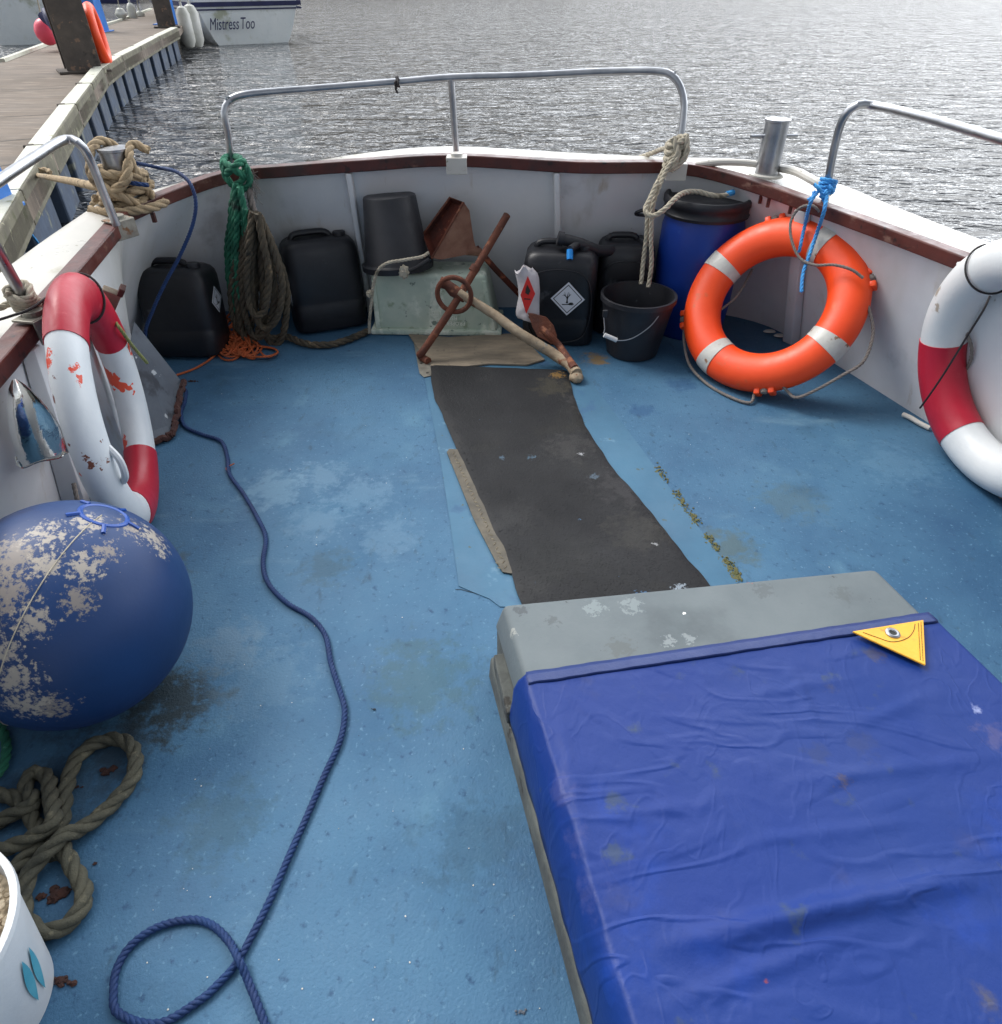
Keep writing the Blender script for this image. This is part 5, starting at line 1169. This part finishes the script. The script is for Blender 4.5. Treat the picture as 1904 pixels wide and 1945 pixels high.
# ================================================================ PONTOON AND HARBOUR
DK = 0.0
EDGE = [(-330, 1050), (-60, 590), (0, 480), (50, 382), (100, 293), (150, 212), (200, 140), (235, 115), (270, 96), (305, 76), (340, 58)]
ed = [Z(x, y, DK) for x, y in EDGE]
LEFT = [(-700, 300), (0, 118), (125, 71), (225, 40), (285, 18)]
lf = [Z(x, y, DK) for x, y in LEFT]
far_end = [Z(352, 40, DK), Z(345, 8, DK), Z(300, 8, DK)]
pn = thing('pontoon', ed[2], 'long weathered board pontoon with mossy white-topped kerb running away at the left', 'pontoon')
poly = ed + far_end + list(reversed(lf)) + [Vector((-9, .2, DK))]
ob('deck_boards', MB().plate(poly, .12), MT['dock'], pn)
# dark gaps between board sections
gp = MB()
for (a, b) in (((0, 174), (128, 166)), ((0, 222), (150, 214)), ((0, 315), (92, 300)), ((200, 110), (128, 100)), ((0, 268), (118, 258)), ((230, 84), (300, 78))):
    p, q = Z(*a, DK + .002), Z(*b, DK + .002); d = (q - p).normalized(); q_ = Vector((-d.y, d.x, 0)) * .008
    gp.add([p - q_, q - q_, q + q_, p + q_], [(0, 1, 2, 3)])
ob('board_gap', gp, MT['ink'], pn)
for i in range(len(ed) - 1):
    a, b = ed[i], ed[i + 1]; d = (b - a).normalized(); nn = Vector((-d.y, d.x, 0)); nn = nn if nn.x < 0 else -nn; L_ = (b - a).length
    k = max(1, int(round(L_ / 2.2)))
    for j in range(k):
        p, q = a.lerp(b, j / k + .01), a.lerp(b, (j + 1) / k - .01); g = .02
        wdt = .17
        ob('kerb', MB().loft([[p + Vector((0, 0, -.16)), p + nn * wdt + Vector((0, 0, -.16)), p + nn * wdt + Vector((0, 0, .07)), p + Vector((0, 0, .07))], [q + Vector((0, 0, -.16)), q + nn * wdt + Vector((0, 0, -.16)), q + nn * wdt + Vector((0, 0, .07)), q + Vector((0, 0, .07))]]), MT['curb'], pn, bevel=.01)
        ob('kerb_paint', MB().loft([[p + nn * .015 + Vector((0, 0, .069)), p + nn * (wdt - .008) + Vector((0, 0, .069)), p + nn * (wdt - .008) + Vector((0, 0, .076)), p + nn * .015 + Vector((0, 0, .076))],
                                    [q + nn * .015 + Vector((0, 0, .069)), q + nn * (wdt - .008) + Vector((0, 0, .069)), q + nn * (wdt - .008) + Vector((0, 0, .076)), q + nn * .015 + Vector((0, 0, .076))]]), MT['curbw'], pn)
        ob('deck_bolt', MB().box(p + nn * .15 + Vector((0, 0, .03)), (.07, .07, .1)), MT['pile'], pn, bevel=.01)
    kf = max(1, int(round(L_ / 1.1)))
    for j in range(kf):
        p, q = a.lerp(b, j / kf + .08 / kf), a.lerp(b, (j + 1) / kf - .25 / kf); p = p + nn * .06; q = q + nn * .06
        ob('float', MB().loft([[p + Vector((0, 0, -.7)), p + nn * .5 + Vector((0, 0, -.7)), p + nn * .5 + Vector((0, 0, -.165)), p + Vector((0, 0, -.165))], [q + Vector((0, 0, -.7)), q + nn * .5 + Vector((0, 0, -.7)), q + nn * .5 + Vector((0, 0, -.165)), q + Vector((0, 0, -.165))]]), MT['float'], pn, bevel=.02)
for i in range(1, len(lf) - 1):
    a, b = lf[i], lf[i + 1]; d = (b - a).normalized(); nn = Vector((d.y, -d.x, 0))
    ob('edge_trim', MB().loft([[a + Vector((0, 0, -.3)), a + nn * .08 + Vector((0, 0, -.3)), a + nn * .08 + Vector((0, 0, .05)), a + Vector((0, 0, .05))], [b + Vector((0, 0, -.3)), b + nn * .08 + Vector((0, 0, -.3)), b + nn * .08 + Vector((0, 0, .05)), b + Vector((0, 0, .05))]]), MT['curbw'], pn)
# piles (H section)
def pile(px, py, w_, rz, h_, label):
    b = Z(px, py, DK); t = thing('steel_pile', b, label, 'pile')
    M = Matrix.Translation(b) @ Matrix.Rotation(rz, 4, 'Z'); f = .045 * w_ / .5
    sec = [(-w_ / 2, -w_ / 2), (w_ / 2, -w_ / 2), (w_ / 2, -w_ / 2 + f), (f / 2, -w_ / 2 + f), (f / 2, w_ / 2 - f), (w_ / 2, w_ / 2 - f), (w_ / 2, w_ / 2), (-w_ / 2, w_ / 2), (-w_ / 2, w_ / 2 - f), (-f / 2, w_ / 2 - f), (-f / 2, -w_ / 2 + f), (-w_ / 2, -w_ / 2 + f)]
    ob('pile_column', MB().loft([[M @ Vector((x, y, .002)) for x, y in sec], [M @ Vector((x, y, h_)) for x, y in sec]]), MT['pile'], t, bevel=.006)
    ob('pile_collar', MB().box(b + Vector((0, 0, .02)), (w_ * 1.5, w_ * 1.2, .03), Matrix.Rotation(rz, 3, 'Z')), MT['pile'], t, bevel=.006)
pile(160, 136, .46, R(32), 4.2, 'rusty H-section steel pile standing on the pontoon beside the red ring housing')
pile(318, 52, .42, R(20), 5, 'distant brown steel pile at the far end of the pontoon by the white yacht')
# ring housings with orange ring
lh = thing('lifebuoy_post', Z(203, 128, DK), 'red lifebuoy holder with an orange ring on the pontoon, right of the near pile', 'lifebuoy holder')
hb0 = Z(203, 128, DK)
ob('holder_board', MB().box(hb0 + Vector((-.12, .0, .42)), (.05, .6, .75), Matrix.Rotation(R(20), 3, 'Z')), MT['redink'], lh, bevel=.02)
def tor(c, nn, R_, r_, k=40):
    nn = Vector(nn).normalized(); u = nn.orthogonal().normalized(); v = nn.cross(u)
    return MB().tube([c + (u * math.cos(a) + v * math.sin(a)) * R_ for a in [q * 2 * math.pi / k for q in range(k)]], r_, 12, closed=True)
ob('ring', tor(hb0 + Vector((.02, -.02, .42)), (.92, .33, .05), .33, .075), MT['orange'], lh, smooth=True)
ob('holder_leg', MB().box(hb0 + Vector((-.12, 0, .05)), (.06, .3, .1)), MT['pile'], lh)
# blue pedestals
def pedestal(px, py, h_, w_, label):
    b = Z(px, py, DK); t = thing('service_pedestal', b, label, 'pedestal')
    ob('cabinet', MB().loft([[b + Vector((x * w_ / 2, y * w_ / 2, .02)) for x, y in ((-1, -1), (1, -1), (1, 1), (-1, 1))], [b + Vector((x * w_ / 2 * .9, y * w_ / 2 * .9, h_)) for x, y in ((-1, -1), (1, -1), (1, 1), (-1, 1))]]), MT['blueenamel'], t, bevel=.015)
    ob('base_plate', MB().box(b + Vector((0, 0, .012)), (w_ * 1.4, w_ * 1.4, .024)), MT['blueenamel'], t, bevel=.006)
    ob('light_cap', MB().lathe([(0, .14), (w_ * .3, .12), (w_ * .42, 0)], 16, Matrix.Translation(b + Vector((0, 0, h_)))), MT['blackb' if h_ < .9 else 'fwhite'], t, smooth=True)
pedestal(-2, 398, .62, .16, 'near blue service pedestal with a black cap, cut by the left edge of the photo')
pedestal(319, 46, 1.0, .42, 'far blue service pedestal with a white cap at the foot of the distant pile')
pedestal(186, 60, 1.2, .4, 'blue service pedestal half hidden behind the near steel pile')
# thin light blue line by the pontoon
rope('blue_line', [Z(-30, 403, .0), Z(10, 412, .02), Z(45, 430, -.1), Z(75, 465, -.3), Z(95, 500, -.5)], .008, MT['ropelb'], label='thin light blue line dropping from the pontoon edge towards the water', cat='rope')

# moored boats
def yacht(name, stern, head, length, beam, free, m, label, stripe=True, canopy=False):
    t = thing(name, stern, label, 'boat'); hd = Vector(head).normalized(); sd_ = Vector((hd.y, -hd.x, 0)); rows = []; stn = 15
    for i in range(stn):
        s = i / (stn - 1); wdt = beam / 2 * (.80 + .20 * math.sin(min(1, s * 2.2) * math.pi / 2)) * (1 - max(0, (s - .45) / .55) ** 2.2 * .98); sheer = free * (1 + .25 * s * s)
        c = stern + hd * (length * s); row = []
        for k in range(13):
            a = -1 + 2 * k / 12; x = wdt * (abs(a) ** .35) * math.copysign(1, a); z = WZ - .25 + (sheer + .25) * (abs(a) ** 2.2)
            row.append(Vector((c.x, c.y, 0)) + sd_ * x * (.86 + .14 * min(1, abs(a) ** 3 + .2)) + hd * (0 if s > 0 else .12 * (1 - abs(a))) + Vector((0, 0, z)))
        rows.append(row)
    mb = MB().loft(rows, closed=False, cap=False)
    mb.add(rows[0], [tuple(range(13))]); ob('hull', mb, m, t, smooth=True, angle=50)
    dk_ = MB(); n_ = stn; dk_.add([r_[0] + Vector((0, 0, -.02)) for r_ in rows] + [r_[-1] + Vector((0, 0, -.02)) for r_ in rows], [(i, i + 1, n_ + i + 1, n_ + i) for i in range(n_ - 1)])
    ob('deck', dk_, MT['hullc'], t)
    if stripe:
        sb = MB()
        for off, th in ((.46, .055), (.58, .018)):
            for idx, sgn in ((0, -1), (-1, 1)):
                ps = [r_[idx] + sd_ * (sgn * .012) for r_ in rows]; vs = [p - Vector((0, 0, off - th)) for p in ps] + [p - Vector((0, 0, off + th)) - sd_ * sgn * .005 for p in ps]
                sb.add(vs, [(i, i + 1, n_ + i + 1, n_ + i) for i in range(n_ - 1)])
            a, b = rows[0][0] - hd * .015, rows[0][-1] - hd * .015
            sb.add([a - Vector((0, 0, off - th)), b - Vector((0, 0, off - th)), b - Vector((0, 0, off + th)), a - Vector((0, 0, off + th))], [(0, 1, 2, 3)])
        ob('navy_stripe', sb, MT['navy'], t)
    cb = MB(); c0, c1 = stern + hd * length * .22, stern + hd * length * .68; hw = beam * .33
    z0, z1 = WZ + free - .02, WZ + free + .5
    cb.loft([[c0 - sd_ * hw + Vector((0, 0, z0 - c0.z)), c0 + sd_ * hw + Vector((0, 0, z0 - c0.z)), c0 + sd_ * hw * .85 + Vector((0, 0, z1 - c0.z)), c0 - sd_ * hw * .85 + Vector((0, 0, z1 - c0.z))],
             [c1 - sd_ * hw * .7 + Vector((0, 0, z0 - c1.z)), c1 + sd_ * hw * .7 + Vector((0, 0, z0 - c1.z)), c1 + sd_ * hw * .5 + Vector((0, 0, z1 - .1 - c1.z)), c1 - sd_ * hw * .5 + Vector((0, 0, z1 - .1 - c1.z))]])
    ob('cabin', cb, MT['navy'] if canopy else MT['hullw'], t, bevel=.06, smooth=True)
    wn = MB()
    for sgn in (-1, 1):
        p0, p1 = c0.lerp(c1, .15), c0.lerp(c1, .85); o1, o2 = sd_ * sgn * (hw * .93 + .0), sd_ * sgn * (hw * .70)
        wn.add([p0 + o1 + Vector((0, 0, z0 + .2 - p0.z)), p1 + o2 + Vector((0, 0, z0 + .18 - p1.z)), p1 + o2 * .93 + Vector((0, 0, z0 + .33 - p1.z)), p0 + o1 * .94 + Vector((0, 0, z0 + .38 - p0.z))], [(0, 1, 2, 3)])
    ob('cabin_window', wn, MT['ink'], t)
    return t, rows, hd, sd_
s_near = Z(400, 87, WZ); s_far = Z(548, 76, WZ)
tdir = (s_far - s_near).normalized(); tdir = (tdir * .45 + Vector((.92, .25, 0)) * .55).normalized()
mid = s_near + tdir * 1.28; hd_ = Vector((-tdir.y, tdir.x, 0))
mty, rows, hd_, sdv = yacht('sailing_yacht', Vector((mid.x, mid.y, WZ)), hd_, 8.5, 3.9, 1.42, MT['hullw'], 'white yacht with navy stripes and its name on the stern, moored beyond the bow')
ctr = (rows[0][0] + rows[0][-1]) / 2; right = (rows[0][-1] - rows[0][0]).normalized()
if right.x < 0: right = -right
for txt, dx in (('Mistress', -.2), ('Too', .46)):
    ob('name_lettering', text_mb(txt, .40, basis(Vector((ctr.x, ctr.y, WZ + .50)) - hd_ * .13 + right * (dx - .62), right, (0, 0, 1)) @ Matrix.Diagonal((.62, 1, 1, 1)), .006, .4), MT['navy'], mty)
ob('side_lettering', text_mb('M.T', .26, basis(rows[1][2 if rows[1][2].x < rows[1][-3].x else -3] - Vector((.06, .12, -.5)), hd_ * -1, (0, 0, 1)), .004, .2), MT['navy'], mty)
# backstay, pushpit
pu = MB(); a, b = rows[0][0], rows[0][-1]
pu.tube(smooth_path([a, a + Vector((0, 0, .55)), a.lerp(b, .5) + Vector((0, 0, .6)), b + Vector((0, 0, .55)), b], .1), .02, 8); ob('pushpit', pu, MT['steel'], mty, smooth=True)
def fender(px, py, Y_, r_, l_, m, label, group=None):
    c = Y(px, py, Y_); t = thing('fender', c, label, 'fender', group)
    if l_ <= r_ * 1.2:
        ob('fender_body', MB().lathe([(max(1e-4, r_ * math.sin(math.pi * i / 20)), -r_ * 1.1 * math.cos(math.pi * i / 20)) for i in range(21)], 24, Matrix.Translation(c)), m, t, smooth=True)
    else:
        ob('fender_body', MB().lathe([(1e-4, -l_ / 2), (r_ * .6, -l_ / 2 + r_ * .2), (r_, -l_ / 2 + r_), (r_, l_ / 2 - r_), (r_ * .6, l_ / 2 - r_ * .2), (.03, l_ / 2), (.03, l_ / 2 + .08)], 24, Matrix.Translation(c)), m, t, smooth=True)
    ob('fender_line', MB().tube([c + Vector((0, 0, max(l_ / 2, r_))), c + Vector((.03, .1, max(l_ / 2, r_) + .7))], .012, 6), MT['ropew'], t)
fender(353, 52, 22.6, .18, .95, MT['fwhite'], 'cream sausage fender hanging at the left quarter of the white yacht')
fender(368, 50, 22.9, .2, 1.0, MT['fwhite'], 'second cream fender, nearer the stern corner of the white yacht')
# boats on the far side of the pontoon
sL = Z(95, 92, WZ)
yacht('motor_cruiser', sL + Vector((-1.2, 1.2, 0)), (-.35, .94, 0), 7, 2.9, 1.5, MT['hullw'], 'white boat with dark canopy behind the pontoon at top left', stripe=False, canopy=True)
sM = Z(0, 60, WZ)
yacht('motor_cruiser', Z(262, 6, WZ) + Vector((-1.5, 0, 0)), (-.3, .95, 0), 9, 3.2, 1.7, MT['navy'], 'dark blue hulled boat beyond the pontoon fenders at the top of the photo', stripe=False, canopy=True)
yacht('motor_cruiser', Z(-60, 40, WZ), (-.5, .86, 0), 8, 3.0, 1.8, MT['hullw'], 'white hulled boat at the extreme top left corner', stripe=True, canopy=True)
fender(88, 60, 15.2, .19, .2, MT['pink'], 'bright pink ball fender against the cream boat')
fender(116, 66, 15.6, .18, .2, MT['pink'], 'second paler pink ball fender half behind the near steel pile')
fender(230, 26, 25, .17, .3, MT['fwhite'], 'round white fender leftmost of those along the far pontoon edge')
fender(251, 24, 26, .12, .5, MT['fwhite'], 'upright white cylinder fender between the two round white ones')
fender(266, 27, 27, .14, .2, MT['fwhite'], 'small round white fender nearest the far pile')
rope('blue_cover', [Y(85, 28, 15), Y(95, 36, 14.9), Y(108, 50, 14.8)], .12, MT['navy'], label='rolled navy cover hanging from the cream boat rail above the pink fender', cat='cover')

# far shore and trees (reflected in the water; only their foot shows at the top edge)
ob('far_shore', MB().loft([[Vector((x, 72 + 10 * noise.noise(Vector((x * .02, 0, 0))) + max(0, x - 10) * 1.0, WZ - .5)), Vector((x, 78 + 10 * noise.noise(Vector((x * .02, 0, 0))) + max(0, x - 10) * 1.0, .8)), Vector((x, 120 + max(0, x - 10) * 1.0, 3))] for x in range(-160, 200, 8)], closed=False, cap=False), MT['bank'], kind='structure')
random.seed(21)
wd = MB()
for i in range(15000):
    x = random.uniform(-150, 6); y = 84 + random.uniform(0, 16) + max(0, x - 10)
    hmax = 15 + 6 * noise.noise(Vector((x * .06, 1, 0))) + 3.0 * noise.noise(Vector((x * .3, 2, 0)))
    hmax *= max(.15, min(1, (4 - x) / 40)); z = hmax * random.random() ** .8
    c = Vector((x, y, z + .5)); s = random.uniform(.5, 1.3); d = Vector([random.gauss(0, 1) for _ in range(3)]).normalized(); u = d.orthogonal().normalized() * s; v = d.cross(u)
    wd.add([c + u, c + v, c - u, c - v * .8], [(0, 1, 2, 3)])
ob('far_wood', wd, MT['leaves'], label='dark wooded bank across the river, showing only at the top edge and in reflections', cat='wood', kind='stuff')
for o in bpy.data.objects:
    if '_w' in o: del o['_w']
